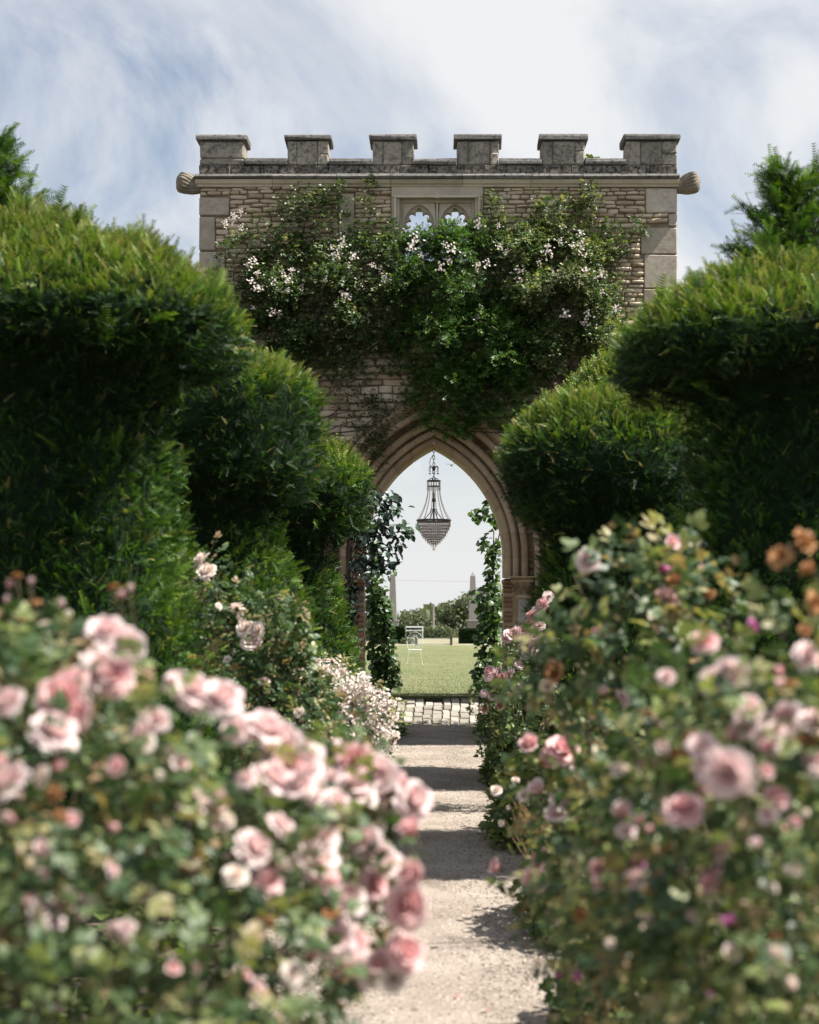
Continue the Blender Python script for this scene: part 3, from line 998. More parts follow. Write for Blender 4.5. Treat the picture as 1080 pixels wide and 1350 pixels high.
# strings of beads from crown to rim, joined per string
bead = [(0, -.011), (.009, -.004), (.009, .004), (0, .011)]
for k in range(14):
    a = 2 * math.pi * k / 14
    ca, sa = math.cos(a), math.sin(a)
    mb = MB()
    pts = []
    for i in range(22):
        t = i / 21
        r = .092 + .160 * (t ** 2.0)
        pts.append((ca * r, sa * r, zc0(642 + 44 * t)))
    for p in pts:
        mb.lathe([(.0015, -.012), (.0085, -.004), (.0085, .004), (.0015, .012)], p, 5)
    mb.tube(pts, .0018, 3)
    chp(mb, 'bead_string', M['crystal'])
for k in range(16):
    a = 2 * math.pi * k / 16
    mb = MB()
    for i in range(6):
        mb.lathe([(.0015, -.012), (.008, -.004), (.008, .004), (.0015, .012)], (math.cos(a) * .1, math.sin(a) * .1, zc0(635) - i * .025), 5)
    chp(mb, 'bead_string', M['crystal'])
# basket tiers of hanging prisms
tiers = [(.25, 688, 696), (.232, 693, 700), (.208, 697, 704), (.184, 701, 708), (.158, 705, 711), (.128, 708, 714), (.098, 711, 717), (.068, 714, 719), (.038, 716, 722)]
pr = MB()
pr.add([(-.5, 0, 0), (0, -.4, 0), (.5, 0, 0), (0, .4, 0), (-.5, 0, -.75), (0, -.4, -.75), (.5, 0, -.75), (0, .4, -.75), (0, 0, -1)],
       [(3, 2, 1, 0), (0, 1, 5, 4), (1, 2, 6, 5), (2, 3, 7, 6), (3, 0, 4, 7), (4, 5, 8), (5, 6, 8), (6, 7, 8), (7, 4, 8)])
prm = pr.mesh('prism', M['crystal'])
for ti, (r, y0, y1) in enumerate(tiers):
    mb = MB()
    mb.tube([(r * math.cos(2 * math.pi * k / 28), r * math.sin(2 * math.pi * k / 28), zc0(y0)) for k in range(28)], .005, 4, True)
    to = chp(mb, 'tier_hoop', M['iron'])
    n = max(6, int(2 * math.pi * r / .030))
    for k in range(n):
        a = 2 * math.pi * (k + .5 * (ti % 2)) / n
        o = link('prism', prm, to)
        o.location = (r * math.cos(a), r * math.sin(a), zc0(y0))
        o.rotation_euler = (0, 0, a + math.pi / 2 + random.uniform(-.2, .2))
        o.scale = (.024, .016, (y1 - y0) * s_ * random.uniform(.95, 1.05))
mb = MB(); mb.lathe([(.003, -.05), (.025, -.03), (.025, -.01), (.006, .01)], (0, 0, zc0(722)), 8)
chp(mb, 'finial', M['crystal'])

# ------------------------------------------------------------------ leaf templates
def sprig_tpl(pairs, w, seed, bend=.15, tiptint=.2):
    """a yew spray: needles in two rows along a drooping stem of length 1 on +x"""
    r = random.Random(seed)
    V, F, T = [], [], []
    cv = lambda t: np.array([t, 0, -bend * t * t])
    for i in range(pairs):
        t = .06 + .88 * i / (pairs - 1)
        L = .30 * (1 - .45 * t) * (0.75 + .25 * math.sin(math.pi * min(1, t + .25)))
        for sd in (1, -1):
            L_ = L * r.uniform(.85, 1.15)
            b = cv(t)
            dr = np.array([.45, sd * 1.0, r.uniform(.05, .4)])
            tip = b + dr * L_
            o = len(V)
            V += [b + np.array([-w, 0, 0]), b + np.array([w, 0, 0]), tip]
            T += [t * tiptint] * 3
            F.append((o, o + 1, o + 2) if sd > 0 else (o + 1, o, o + 2))
    o = len(V)
    V += [cv(0) + np.array([0, -.012, 0]), cv(0) + np.array([0, .012, 0]), cv(1.08)]
    T += [0, 0, tiptint]
    F.append((o, o + 1, o + 2))
    return np.array(V), np.array(F), np.array(T)
SPRIG = [sprig_tpl(11, .027, i) for i in range(3)]
SPRIG_FAR = [sprig_tpl(5, .075, i + 9) for i in range(3)]

def leaflet(L, w, fold=.18, curl=.12):
    V = np.array([(0, 0, 0), (L * .45, w, fold * w + 0), (L * .45, -w, fold * w), (L * .5, 0, -.0), (L, 0, -curl * L)])
    F = np.array([(0, 3, 1), (0, 2, 3), (3, 4, 1), (2, 4, 3)])
    return V, F
def leaflet6(L, w, curl=.15):
    """rounder leaflet: six tris either side of a folded midrib"""
    xs = [0, .22, .6, 1.0]
    V = [(0, 0, 0), (L * .25, w * .8, w * .25), (L * .62, w * .9, w * .18 - curl * L * .3), (L, 0, -curl * L), (L * .62, -w * .9, w * .18 - curl * L * .3), (L * .25, -w * .8, w * .25), (L * .45, 0, 0)]
    F = [(6, 0, 1)[::-1], (6, 1, 2)[::-1], (6, 2, 3)[::-1], (6, 3, 4)[::-1], (6, 4, 5)[::-1], (6, 5, 0)[::-1]]
    return np.array(V), np.array(F)
def compound(n, L, w, seed, length=1.0, rounder=False, droop=.2):
    """pinnate leaf of n leaflets (odd), overall length about 1 on +x"""
    r = random.Random(seed)
    Vs, Fs, Ts, off = [], [], [], 0
    pr_ = (n - 1) // 2
    def put(v, f, ang, pos, s):
        nonlocal off
        c, sn = math.cos(ang), math.sin(ang)
        rx = r.uniform(-.35, .35)
        rot = np.array([[c, -sn, 0], [sn, c, 0], [0, 0, 1]]) @ np.array([[1, 0, 0], [0, math.cos(rx), -math.sin(rx)], [0, math.sin(rx), math.cos(rx)]])
        Vs.append((v * s) @ rot.T + np.array(pos)); Fs.append(f + off); Ts.append(np.full(len(v), r.uniform(-.04, .04)))
        off += len(v)
    base = leaflet6(L, w) if rounder else leaflet(L, w)
    for i in range(pr_):
        t = .35 + .33 * i / max(1, pr_ - 1) if pr_ > 1 else .5
        for sd in (1, -1):
            put(base[0], base[1], sd * r.uniform(.85, 1.15), (t * length, sd * .01, -droop * t * t), r.uniform(.82, 1.0) * (.85 + .15 * i / max(1, pr_)))
    put(base[0], base[1], r.uniform(-.1, .1), (.70 * length, 0, -droop * .49), 1.05)
    V = np.array([(0, -.012, 0), (0, .012, 0), (.72 * length, 0, -droop * .5)])
    Vs.append(V); Fs.append(np.array([(0, 1, 2)]) + off); Ts.append(np.zeros(3))
    return np.concatenate(Vs), np.concatenate(Fs), np.concatenate(Ts)
ROSE_LEAF = [compound(5, .36, .13, i, rounder=True) for i in range(4)]
CLIMB_LEAF = [compound(5, .40, .12, i + 20) for i in range(3)]
WIST_LEAF = [compound(7, .30, .075, i + 40) for i in range(3)]
BROAD = [leaflet6(1.0, .30, .2) + (np.zeros(7),)]
BIG = [leaflet6(1.0, .52, .25) + (np.zeros(7),)]

def rnd_dirs(n):
    return norm(rng.normal(size=(n, 3)))
def scatter(tpls, P, D, NN, size, tint):
    """one tri soup from several templates"""
    n = len(P)
    pick = rng.integers(0, len(tpls), n)
    Mx = frames(D, NN) * size[:, None, None]
    return join([inst(t, Mx[pick == i], P[pick == i], tint[pick == i]) for i, t in enumerate(tpls) if (pick == i).any()])

# ------------------------------------------------------------------ clipped yews
def pchip(cp, n):
    cp = np.array(cp, float)
    u = np.linspace(0, len(cp) - 1, n)
    out = np.stack([np.interp(u, np.arange(len(cp)), cp[:, k]) for k in range(cp.shape[1])], 1)
    k = np.array([1, 2, 3, 2, 1.]); k /= k.sum()
    m = 1
    for _ in range(m):
        pad = np.concatenate([out[:1]] * 2 + [out] + [out[-1:]] * 2)
        sm = sum(k[i] * pad[i:i + n] for i in range(5))
        sm[0], sm[-1] = out[0], out[-1]
        out = sm
    return out
def hedge(name, label, cat, cx, cy, prof, dens, size, group=None, ex=3.2, lump=.06, far=False, shoots=40, fluff=1.0, seed=0, newg_sun=.5, shoot_at=None):
    """prof rows: z, half width, half depth, x shift. foliage scattered over the closed surface"""
    root = thing(name, label, cat, (cx, cy, 0), group)
    pf = pchip(prof, 90)
    nu = 110
    th = np.linspace(0, 2 * np.pi, nu, endpoint=False)
    ct, st_ = np.cos(th), np.sin(th)
    sx = np.sign(ct) * np.abs(ct) ** (2 / ex); sy = np.sign(st_) * np.abs(st_) ** (2 / ex)
    G = np.stack([pf[:, 3:4] + pf[:, 1:2] * sx[None], pf[:, 2:3] * sy[None], np.repeat(pf[:, 0:1], nu, 1)], -1)   # local
    du = np.roll(G, -1, 1) - np.roll(G, 1, 1)
    dv = np.gradient(G, axis=0)
    Nn = norm(np.cross(du, dv))
    Nn[-1] = (0, 0, 1)
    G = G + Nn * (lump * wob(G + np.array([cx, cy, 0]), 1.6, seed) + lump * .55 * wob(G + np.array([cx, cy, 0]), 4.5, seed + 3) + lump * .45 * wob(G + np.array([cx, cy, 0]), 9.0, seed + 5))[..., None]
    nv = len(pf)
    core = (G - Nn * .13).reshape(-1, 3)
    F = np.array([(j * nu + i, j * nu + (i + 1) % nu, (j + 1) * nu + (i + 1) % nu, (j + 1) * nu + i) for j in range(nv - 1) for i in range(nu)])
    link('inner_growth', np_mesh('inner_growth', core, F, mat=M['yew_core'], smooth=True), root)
    # sampling
    A = np.linalg.norm(np.cross(du, dv), axis=-1)[:-1] * .5
    cpos = G[:-1] + np.array([cx, cy, 0])
    tocam = norm(np.array([0, 0, EYE]) - cpos)
    face = (Nn[:-1] * tocam).sum(-1)
    wgt = A * (.62 + .75 * np.clip(Nn[:-1, :, 2], 0, 1)) * np.where(face < -.25, .3, 1.0) * np.where(cpos[..., 2] < .35, .3, 1)
    n = int(dens * wgt.sum())
    idx = rng.choice(wgt.size, n, p=(wgt / wgt.sum()).ravel())
    j, i = idx // nu, idx % nu
    a, b = rng.random(n)[:, None], rng.random(n)[:, None]
    i2 = (i + 1) % nu
    P = (G[j, i] * (1 - a) + G[j, i2] * a) * (1 - b) + (G[j + 1, i] * (1 - a) + G[j + 1, i2] * a) * b
    nn = Nn[j, i]
    up = np.array([0, 0, 1.0])
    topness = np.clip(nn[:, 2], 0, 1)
    under = np.clip(-nn[:, 2], 0, 1)[:, None]
    side = norm(np.stack([nn[:, 0], nn[:, 1], np.zeros(n)], 1) + 1e-6)
    D = nn * (.75 + .1 * rng.random(n))[:, None] * (1 - .8 * under) + side * under + up * (.35 + .3 * rng.random(n))[:, None] + rng.normal(size=(n, 3)) * .5
    NNr = up * .8 + nn * .5 + rng.normal(size=(n, 3)) * .5
    clump = .5 + .5 * wob(P + np.array([cx, cy, 0]), 3.2, seed + 8)
    cl2 = .5 + .5 * wob(P + np.array([cx, cy, 0]), 8.0, seed + 2)
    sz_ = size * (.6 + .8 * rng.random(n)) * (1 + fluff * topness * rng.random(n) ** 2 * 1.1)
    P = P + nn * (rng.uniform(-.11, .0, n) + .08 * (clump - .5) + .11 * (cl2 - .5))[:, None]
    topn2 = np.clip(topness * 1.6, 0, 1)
    tint = np.clip(.0 + .26 * rng.random(n) + .12 * clump + newg_sun * (rng.random(n) ** 2) * (.18 + .82 * topn2) + .55 * topn2 * rng.random(n), 0, .78)  # new growth, plus sunlit tops and shaded sides painted into the needle tint
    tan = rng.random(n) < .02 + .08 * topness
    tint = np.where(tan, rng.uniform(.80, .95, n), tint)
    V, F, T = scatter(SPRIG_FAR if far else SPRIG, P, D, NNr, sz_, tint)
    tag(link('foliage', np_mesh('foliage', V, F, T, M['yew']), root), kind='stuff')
    # long unclipped shoots
    if shoots:
        cand_ = np.where((face.ravel() > -.35) & (cpos[..., 2].ravel() > 1.2))[0]
        w2 = (A.ravel() * (np.clip(Nn[:-1, :, 2].ravel(), 0, 1) * 1.2 + .25 + (np.abs(face.ravel()) < .3) * .8))[cand_]
        pick = rng.choice(cand_, shoots, p=w2 / w2.sum(), replace=False)
        for q in pick:
            jj, ii = q // nu, q % nu
            d = Nn[jj, ii] * .8 + up * .75 + rng.normal(size=3) * .3
            fr = frames(d[None], (up * .5 + Nn[jj, ii] * .6 + rng.normal(size=3) * .3)[None])[0]
            o = link('shoot', random.choice(SHOOT), root)
            mt = Matrix([list(fr[k]) + [0] for k in range(3)] + [[0, 0, 0, 1]])
            o.matrix_local = Matrix.Translation(Vector(G[jj, ii] - Nn[jj, ii] * .04)) @ mt @ Matrix.Scale(random.uniform(.12, .27) * (1.0 if not far else 1.1), 4)
    return root
def shoot_mesh(seed):
    """a fern-like yew shoot: a leading stem with side sprays"""
    r = random.Random(seed)
    parts = [sprig_tpl(15, .022, seed, .18, .25)]
    out = [(parts[0][0], parts[0][1], parts[0][2] + .5)]
    for i in range(r.randint(3, 6)):
        t = r.uniform(.15, .7); sd = r.choice((1, -1))
        v, f, tt = sprig_tpl(8, .04, seed * 7 + i, .2, .2)
        s = .5 * (1.1 - t)
        a = sd * r.uniform(.6, .9)
        c, sn = math.cos(a), math.sin(a)
        v = (v * s) @ np.array([[c, -sn, 0], [sn, c, 0], [0, 0, 1]]).T + np.array([t, 0, -.18 * t * t])
        out.append((v, f, tt + .5))
    V, F, T = join(out)
    return np_mesh('shoot', V, F, T, M['yew'])
SHOOT = [shoot_mesh(i) for i in range(5)]
G_YEW = 'clipped yews lining the path'
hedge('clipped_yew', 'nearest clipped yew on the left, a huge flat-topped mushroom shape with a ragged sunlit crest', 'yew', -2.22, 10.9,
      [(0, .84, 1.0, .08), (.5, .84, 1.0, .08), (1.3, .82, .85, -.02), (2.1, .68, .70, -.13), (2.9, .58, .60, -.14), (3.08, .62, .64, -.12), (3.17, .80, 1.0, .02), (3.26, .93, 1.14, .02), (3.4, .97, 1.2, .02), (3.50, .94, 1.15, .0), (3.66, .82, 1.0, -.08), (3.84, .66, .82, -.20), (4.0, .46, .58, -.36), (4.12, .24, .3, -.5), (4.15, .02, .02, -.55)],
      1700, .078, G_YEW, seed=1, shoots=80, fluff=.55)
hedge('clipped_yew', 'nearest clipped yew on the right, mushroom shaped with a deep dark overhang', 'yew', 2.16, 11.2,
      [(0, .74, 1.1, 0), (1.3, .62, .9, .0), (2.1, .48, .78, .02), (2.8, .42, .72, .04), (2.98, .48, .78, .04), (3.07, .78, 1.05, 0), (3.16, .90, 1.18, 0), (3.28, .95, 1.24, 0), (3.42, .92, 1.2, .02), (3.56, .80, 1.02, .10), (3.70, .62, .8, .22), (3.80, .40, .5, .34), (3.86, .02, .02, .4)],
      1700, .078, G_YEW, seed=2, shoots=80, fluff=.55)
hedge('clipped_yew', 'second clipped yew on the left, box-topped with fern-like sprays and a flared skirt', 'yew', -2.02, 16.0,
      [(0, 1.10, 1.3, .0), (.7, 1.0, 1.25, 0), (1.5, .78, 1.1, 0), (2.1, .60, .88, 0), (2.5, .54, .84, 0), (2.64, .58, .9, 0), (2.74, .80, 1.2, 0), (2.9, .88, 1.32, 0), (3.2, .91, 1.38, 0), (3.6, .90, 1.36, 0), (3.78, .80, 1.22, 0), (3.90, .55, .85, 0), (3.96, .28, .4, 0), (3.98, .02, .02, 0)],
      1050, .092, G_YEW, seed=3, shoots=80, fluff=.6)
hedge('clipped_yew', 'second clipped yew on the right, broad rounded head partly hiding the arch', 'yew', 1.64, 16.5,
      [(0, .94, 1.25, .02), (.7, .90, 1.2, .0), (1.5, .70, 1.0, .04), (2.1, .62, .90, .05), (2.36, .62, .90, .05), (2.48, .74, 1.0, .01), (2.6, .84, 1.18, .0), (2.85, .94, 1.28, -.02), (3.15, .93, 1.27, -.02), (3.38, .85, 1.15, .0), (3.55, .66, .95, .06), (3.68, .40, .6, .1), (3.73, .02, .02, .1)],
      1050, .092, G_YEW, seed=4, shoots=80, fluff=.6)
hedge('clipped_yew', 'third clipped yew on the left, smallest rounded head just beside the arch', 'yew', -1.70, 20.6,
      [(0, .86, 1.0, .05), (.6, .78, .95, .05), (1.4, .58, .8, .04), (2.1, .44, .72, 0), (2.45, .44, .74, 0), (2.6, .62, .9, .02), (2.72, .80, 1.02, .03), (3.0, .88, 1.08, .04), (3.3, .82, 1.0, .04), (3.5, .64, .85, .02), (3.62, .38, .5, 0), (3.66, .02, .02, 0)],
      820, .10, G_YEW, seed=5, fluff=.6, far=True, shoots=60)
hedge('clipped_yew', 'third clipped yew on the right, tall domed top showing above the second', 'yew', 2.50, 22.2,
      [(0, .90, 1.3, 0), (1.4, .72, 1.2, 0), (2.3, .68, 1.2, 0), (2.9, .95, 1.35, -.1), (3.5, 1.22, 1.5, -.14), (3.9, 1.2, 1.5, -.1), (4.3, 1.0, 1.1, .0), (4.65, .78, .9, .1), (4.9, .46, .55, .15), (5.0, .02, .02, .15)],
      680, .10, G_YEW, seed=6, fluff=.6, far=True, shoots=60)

# shaggy yew spires standing behind the nearest pair
def spire(label, cx, cy, h, wid, seed, n, lean=0.0):
    root = thing('yew_spire', label, 'yew', (cx, cy, 0), 'unclipped yew leaders')
    r = random.Random(seed)
    mb = MB()
    mb.tube([(0, 0, 0), (.02, 0, h * .4), (lean * .5, .02, h * .75), (lean, 0, h)], [.09, .07, .04, .01], 7)
    mb.build('trunk', M['bark'], root)
    parts, brs = [], MB()
    for i in range(n):
        t = r.random() ** .75
        z = h * .55 + h * .45 * t
        L_ = wid * (1.02 - t) ** .72 * r.uniform(.45, 1.15) + .12
        a = r.uniform(0, 6.283)
        p0 = np.array([lean * t, 0, z])
        d = np.array([math.cos(a), math.sin(a), r.uniform(.25, .75)])
        pts = [p0 + d * L_ * s + np.array([0, 0, .25 * L_ * s * s]) for s in (0, .35, .7, 1.0)]
        brs.tube(pts, [.012, .009, .006, .003], 4)
        k = int(22 * L_ / .6) + 10
        s = r.random
        ss = np.sqrt(rng.random(k)) * 1.0
        P = p0 + d * L_ * ss[:, None] + np.array([0, 0, 1]) * (.25 * L_ * ss * ss)[:, None] + rng.normal(size=(k, 3)) * .02
        D = d * .7 + rng.normal(size=(k, 3)) * .55 + np.array([0, 0, .35])
        parts.append(scatter(SPRIG, P, D, rng.normal(size=(k, 3)) * .5 + np.array([0, 0, .8]), rng.uniform(.09, .19, k), np.clip(.12 + .4 * rng.random(k) + .12 * ss, 0, .75)))
    brs.build('branches', M['bark'], root)
    V, F, T = join(parts)
    tag(link('foliage', np_mesh('foliage', V, F, T, M['yew']), root), kind='stuff')
    return root
spire('feathery yew leader rising unclipped through the nearest left yew', -2.98, 11.2, 4.62, .72, 3, 190, -.05)
spire('dark pointed yew leader with arching shoots rising through the nearest right yew', 2.50, 11.6, 4.52, .62, 5, 150, -.06)

# ------------------------------------------------------------------ roses: blooms and leaves
def bloom_mesh(name, mat, layers, cup, seed, width=.5, stalk=1.2, ruff=.05, stem_mat='stem'):
    """layers: list of (count, length, a0, a1) petals; unit radius about .5; axis +z; stalk below"""
    r = random.Random(seed)
    V, F, T, off = [], [], [], 0
    for li, (cnt, ln, a0, a1) in enumerate(layers):
        for i in range(cnt):
            az = 2 * math.pi * (i + .5 * (li % 2) + r.uniform(-.12, .12)) / cnt
            nuu, nvv = 4, 4
            ca, sa = math.cos(az), math.sin(az)
            rr, zz = .03, 0.0
            l2 = ln * r.uniform(.9, 1.08)
            b0, b1 = a0 + r.uniform(-6, 6), a1 + r.uniform(-10, 10)
            grid = []
            for j in range(nvv + 1):
                v = j / nvv
                ang = R(b0 + (b1 - b0) * v ** 1.5)
                if j:
                    rr += math.sin(ang) * l2 / nvv
                    zz += math.cos(ang) * l2 / nvv
                wv = width * l2 * math.sin(math.pi * min(1, .16 + .68 * v)) ** .8
                for k in range(nuu + 1):
                    u = k / nuu * 2 - 1
                    tt = u * wv
                    rad = rr - cup * tt * tt / max(.25, ln) + r.uniform(-1, 1) * ruff * v * ln
                    z2 = zz + (abs(u) ** 2) * .08 * ln * (1 - v) - (.12 * ln * u * u if j == nvv else 0) + r.uniform(-.5, .5) * ruff * v * ln
                    grid.append((ca * rad - sa * tt, sa * rad + ca * tt, z2))
                    T.append(min(1, max(0, .10 + .55 * v + .35 * li / max(1, len(layers) - 1) + r.uniform(-.05, .05))))
            V += grid
            for j in range(nvv):
                for k in range(nuu):
                    p = off + j * (nuu + 1) + k
                    F.append((p, p + 1, p + nuu + 2, p + nuu + 1))
            off += (nuu + 1) * (nvv + 1)
    mb = MB()
    if stalk:
        mb.tube([(0, 0, .02), (.03, .02, -stalk * .5), (.0, .05, -stalk)], [.035, .025, .025], 5)
        mb.lathe([(.02, -.14), (.09, -.09), (.10, -.03), (.04, .02)], n=6)
        for i in range(5):
            a = 2 * math.pi * i / 5
            c, s = math.cos(a), math.sin(a)
            mb.add([(.08 * c + .04 * s, .08 * s - .04 * c, -.02), (.08 * c - .04 * s, .08 * s + .04 * c, -.02), (.34 * c, .34 * s, -.08)], [(0, 1, 2)])
    nv0 = off
    me = bpy.data.meshes.new(name)
    me.from_pydata(V + mb.v, [], F + [tuple(i + nv0 for i in f) for f in mb.f])
    at_ = me.attributes.new('tint', 'FLOAT', 'POINT')
    at_.data.foreach_set('value', np.array(T + [0.4] * len(mb.v), dtype=np.float32))
    me.materials.append(mat); me.materials.append(M[stem_mat])
    for p in me.polygons:
        p.use_smooth = True
        if p.index >= len(F): p.material_index = 1
    return me
FULL = [(3, .34, 2, -25), (5, .42, 8, -10), (5, .50, 18, 10), (6, .55, 32, 35), (7, .58, 50, 70), (7, .56, 66, 100)]
HALF = [(3, .40, 3, -18), (4, .48, 8, -6), (5, .55, 16, 12), (5, .58, 30, 50)]
OPEN = [(5, .30, 25, 20), (6, .45, 50, 60), (7, .50, 70, 95)]
BUD = [(3, .46, 12, -28), (4, .52, 16, -22)]
B = {
    'full': [bloom_mesh('bloom', M['p_pale'], FULL, .55, i) for i in range(3)],
    'deep': [bloom_mesh('bloom', M['p_deep'], FULL, .55, 10 + i) for i in range(2)],
    'half': [bloom_mesh('bloom', M['p_deep'], HALF, .6, 20 + i) for i in range(2)] + [bloom_mesh('bloom', M['p_pale'], HALF, .6, 30)],
    'mauve': [bloom_mesh('bloom', M['p_mauve'], HALF, .6, 40)],
    'cream': [bloom_mesh('bloom', M['p_cream'], FULL, .5, 50), bloom_mesh('bloom', M['p_cream'], OPEN, .4, 51)],
    'brown': [bloom_mesh('withered_bloom', M['p_brown'], OPEN, .7, 60, ruff=.16), bloom_mesh('withered_bloom', M['p_brown'], HALF, .8, 61, ruff=.16)],
    'bud': [bloom_mesh('bud', M['p_deep'], BUD, .9, 70, width=.42), bloom_mesh('bud', M['p_pale'], BUD, .9, 71, width=.42), bloom_mesh('bud', M['p_cream'], BUD, .9, 72, width=.42)],
}
def put_bloom(root, kind, pos, dia, face=None, spread=.5):
    me = random.choice(B[kind])
    o = link('withered_bloom' if kind == 'brown' else ('bud' if kind == 'bud' else 'rose_bloom'), me, root)
    d = Vector(face or (0, -.55, .75)) + Vector((random.gauss(0, spread), random.gauss(0, spread), random.gauss(0, spread * .5)))
    d.normalize()
    o.rotation_mode = 'QUATERNION'
    q = d.to_track_quat('Z', 'Y')
    o.rotation_quaternion = q
    o.location = Vector(pos) - root.location
    s = dia * {'bud': 1.35, 'half': 1.08}.get(kind, .99)
    o.scale = (s, s, s)
    return o

LEAF_OBJ = [np_mesh('leaf', v, f, t, M['rose_leaf']) for v, f, t in ROSE_LEAF]
def blob_points(blobs, n, shell=.55):
    """points in a union of ellipsoids, biased towards the surface; returns P and outward normals"""
    vol = np.array([b[3] * b[4] * b[5] for b in blobs]) ** .8
    k = rng.choice(len(blobs), n, p=vol / vol.sum())
    Bc = np.array([b[:3] for b in blobs])[k]; Br = np.array([b[3:6] for b in blobs])[k]
    d = rnd_dirs(n)
    rad = (shell + (1 - shell) * rng.random(n) ** .6) * (1 + .10 * wob(d * 2 + Bc, 2.0))
    P = Bc + d * Br * rad[:, None]
    return P, norm(d / Br)
def rose_bush(name, label, cat, base, blobs, n_stuff, n_obj, lsize, canes, cane_r=.006, group=None, tpl=None, mat='rose_leaf', tmean=.3, tspread=.5, warm=.16, shell=.5, zmin=.05):
    root = thing(name, label, cat, base, group)
    b0 = np.array(base)
    P, nn = blob_points(blobs, int(n_stuff * 1.6), shell)
    ok = (P[:, 2] > zmin) & (rng.random(len(P)) < np.clip(.50 + .95 * wob(P, 5.5, base[0]), .04, 1))
    P, nn = P[ok], nn[ok]
    P = P + nn * (.05 * wob(P, 4.0, 2.0))[:, None]
    n = len(P)
    def orient(nn, n):
        D = nn * .6 + rnd_dirs(n) * .8 + np.array([0, 0, .15])
        NN = np.array([0, 0, 1.0]) * .8 + nn * .5 + rnd_dirs(n) * .55
        return D, NN
    def tints(n):
        t = tmean + tspread * (rng.random(n) - .5)
        return np.clip(np.where(rng.random(n) < warm, rng.uniform(.7, .98, n), t), .02, .97)
    D, NN = orient(nn, n)
    V, F, T = scatter(tpl or ROSE_LEAF, P - b0, D, NN, lsize * rng.uniform(.65, 1.25, n), tints(n))
    tag(link('foliage', np_mesh('foliage', V, F, T, M[mat]), root), kind='stuff')
    if n_obj:
        P, nn = blob_points(blobs, n_obj * 3, .86)
        # the leaves nearest to the viewer that face him
        tocam = norm(np.array([0, 0, EYE]) - P)
        key = (nn * tocam).sum(1)
        sel = np.argsort(-key)[:n_obj]
        D, NN = orient(nn[sel], len(sel))
        fr = frames(D, NN)
        for q, s in enumerate(sel):
            if P[s, 2] < zmin: continue
            o = link('leaf', random.choice(LEAF_OBJ if mat == 'rose_leaf' else OTHER_LEAF[mat]), root)
            mt = Matrix([list(fr[q][k]) + [0] for k in range(3)] + [[0, 0, 0, 1]])
            o.matrix_local = Matrix.Translation(Vector(P[s] - b0)) @ mt @ Matrix.Scale(lsize * random.uniform(.8, 1.3), 4)
    for i in range(canes):
        bl = random.choice(blobs)
        d = rnd_dirs(1)[0]; d[2] = abs(d[2])
        tip = np.array(bl[:3]) + d * np.array(bl[3:6]) * .95
        st0 = np.array([base[0] + random.gauss(0, .12), base[1] + random.gauss(0, .12), 0])
        mid = st0 * .45 + tip * .55 + np.array([random.gauss(0, .05), random.gauss(0, .05), .18])
        mb = MB()
        pts = []
        for s in np.linspace(0, 1, 9):
            pts.append(tuple((1 - s) ** 2 * st0 + 2 * s * (1 - s) * mid + s * s * tip - b0))
        mb.tube(pts, [cane_r * (1.4 - s) for s in np.linspace(0, 1, 9)], 5)
        mb.build('cane', M['stem'], root)
    return root
OTHER_LEAF = {}
def ell(px, py, Y, rx, ry, rd):
    c = at(px, py, Y); s = Y / FPX
    return (c.x, c.y, c.z, rx * s, rd, ry * s)

def front(blobs, px, py, default, sink=.02):
    """depth at which the line through a photo point first meets the bush"""
    bb = np.array(blobs)
    for Y in np.arange(2.0, 6.5, .02):
        p = np.array(at(px, py, Y))
        if ((((p - bb[:, :3]) / bb[:, 3:6]) ** 2).sum(1) < 1.0).any():
            return Y + sink + random.uniform(-.03, .05)
    return default
# near left
blobs = [ell(60, 1090, 2.95, 230, 235, .45), ell(270, 1170, 3.2, 200, 240, .45), ell(415, 1150, 3.45, 110, 150, .32), ell(120, 1350, 2.85, 300, 230, .5), ell(20, 900, 3.2, 90, 90, .25), ell(480, 1090, 3.5, 60, 110, .2), ell(130, 960, 3.1, 110, 90, .3)]
nlb = blobs
nl = rose_bush('rose_bush', 'big near rose bush at the lower left heavy with pale pink blooms', 'rose bush', (-.85, 3.2, 0), blobs, 3300, 290, .078, 30, tmean=.52, tspread=.8, warm=.11)
spots = [('full', 140, 838, 50), ('full', 165, 852, 50), ('deep', 152, 895, 52), ('full', 125, 885, 58), ('full', 15, 930, 46), ('deep', 85, 925, 66), ('full', 68, 970, 60), ('full', 12, 1038, 64),
         ('full', 250, 915, 55), ('full', 290, 925, 54), ('full', 205, 950, 34), ('full', 345, 970, 62), ('full', 375, 985, 60), ('full', 265, 1080, 72), ('half', 245, 1150, 46), ('full', 328, 1122, 54),
         ('full', 358, 1150, 54), ('deep', 350, 1168, 40), ('full', 412, 1140, 60), ('full', 422, 1112, 50), ('deep', 470, 1008, 52), ('full', 495, 1022, 56), ('deep', 512, 1042, 52), ('half', 530, 1075, 48),
         ('half', 447, 1092, 42), ('full', 502, 1142, 50), ('deep', 488, 1168, 42), ('full', 455, 1190, 52), ('full', 438, 1238, 56), ('deep', 458, 1248, 56), ('full', 466, 1286, 56), ('half', 550, 1158, 48),
         ('deep', 538, 1196, 56), ('deep', 530, 1258, 52), ('half', 332, 1308, 34), ('half', 190, 968, 30), ('half', 445, 1165, 34), ('full', 400, 1000, 50), ('full', 312, 968, 42), ('full', 450, 1000, 46),
         ('deep', 420, 1160, 50), ('full', 440, 1060, 40), ('deep', 105, 945, 50), ('deep', 380, 1010, 46), ('full', 235, 905, 40), ('half', 505, 1275, 40), ('full', 480, 1110, 44), ('deep', 98, 905, 45), ('half', 545, 1100, 40)]
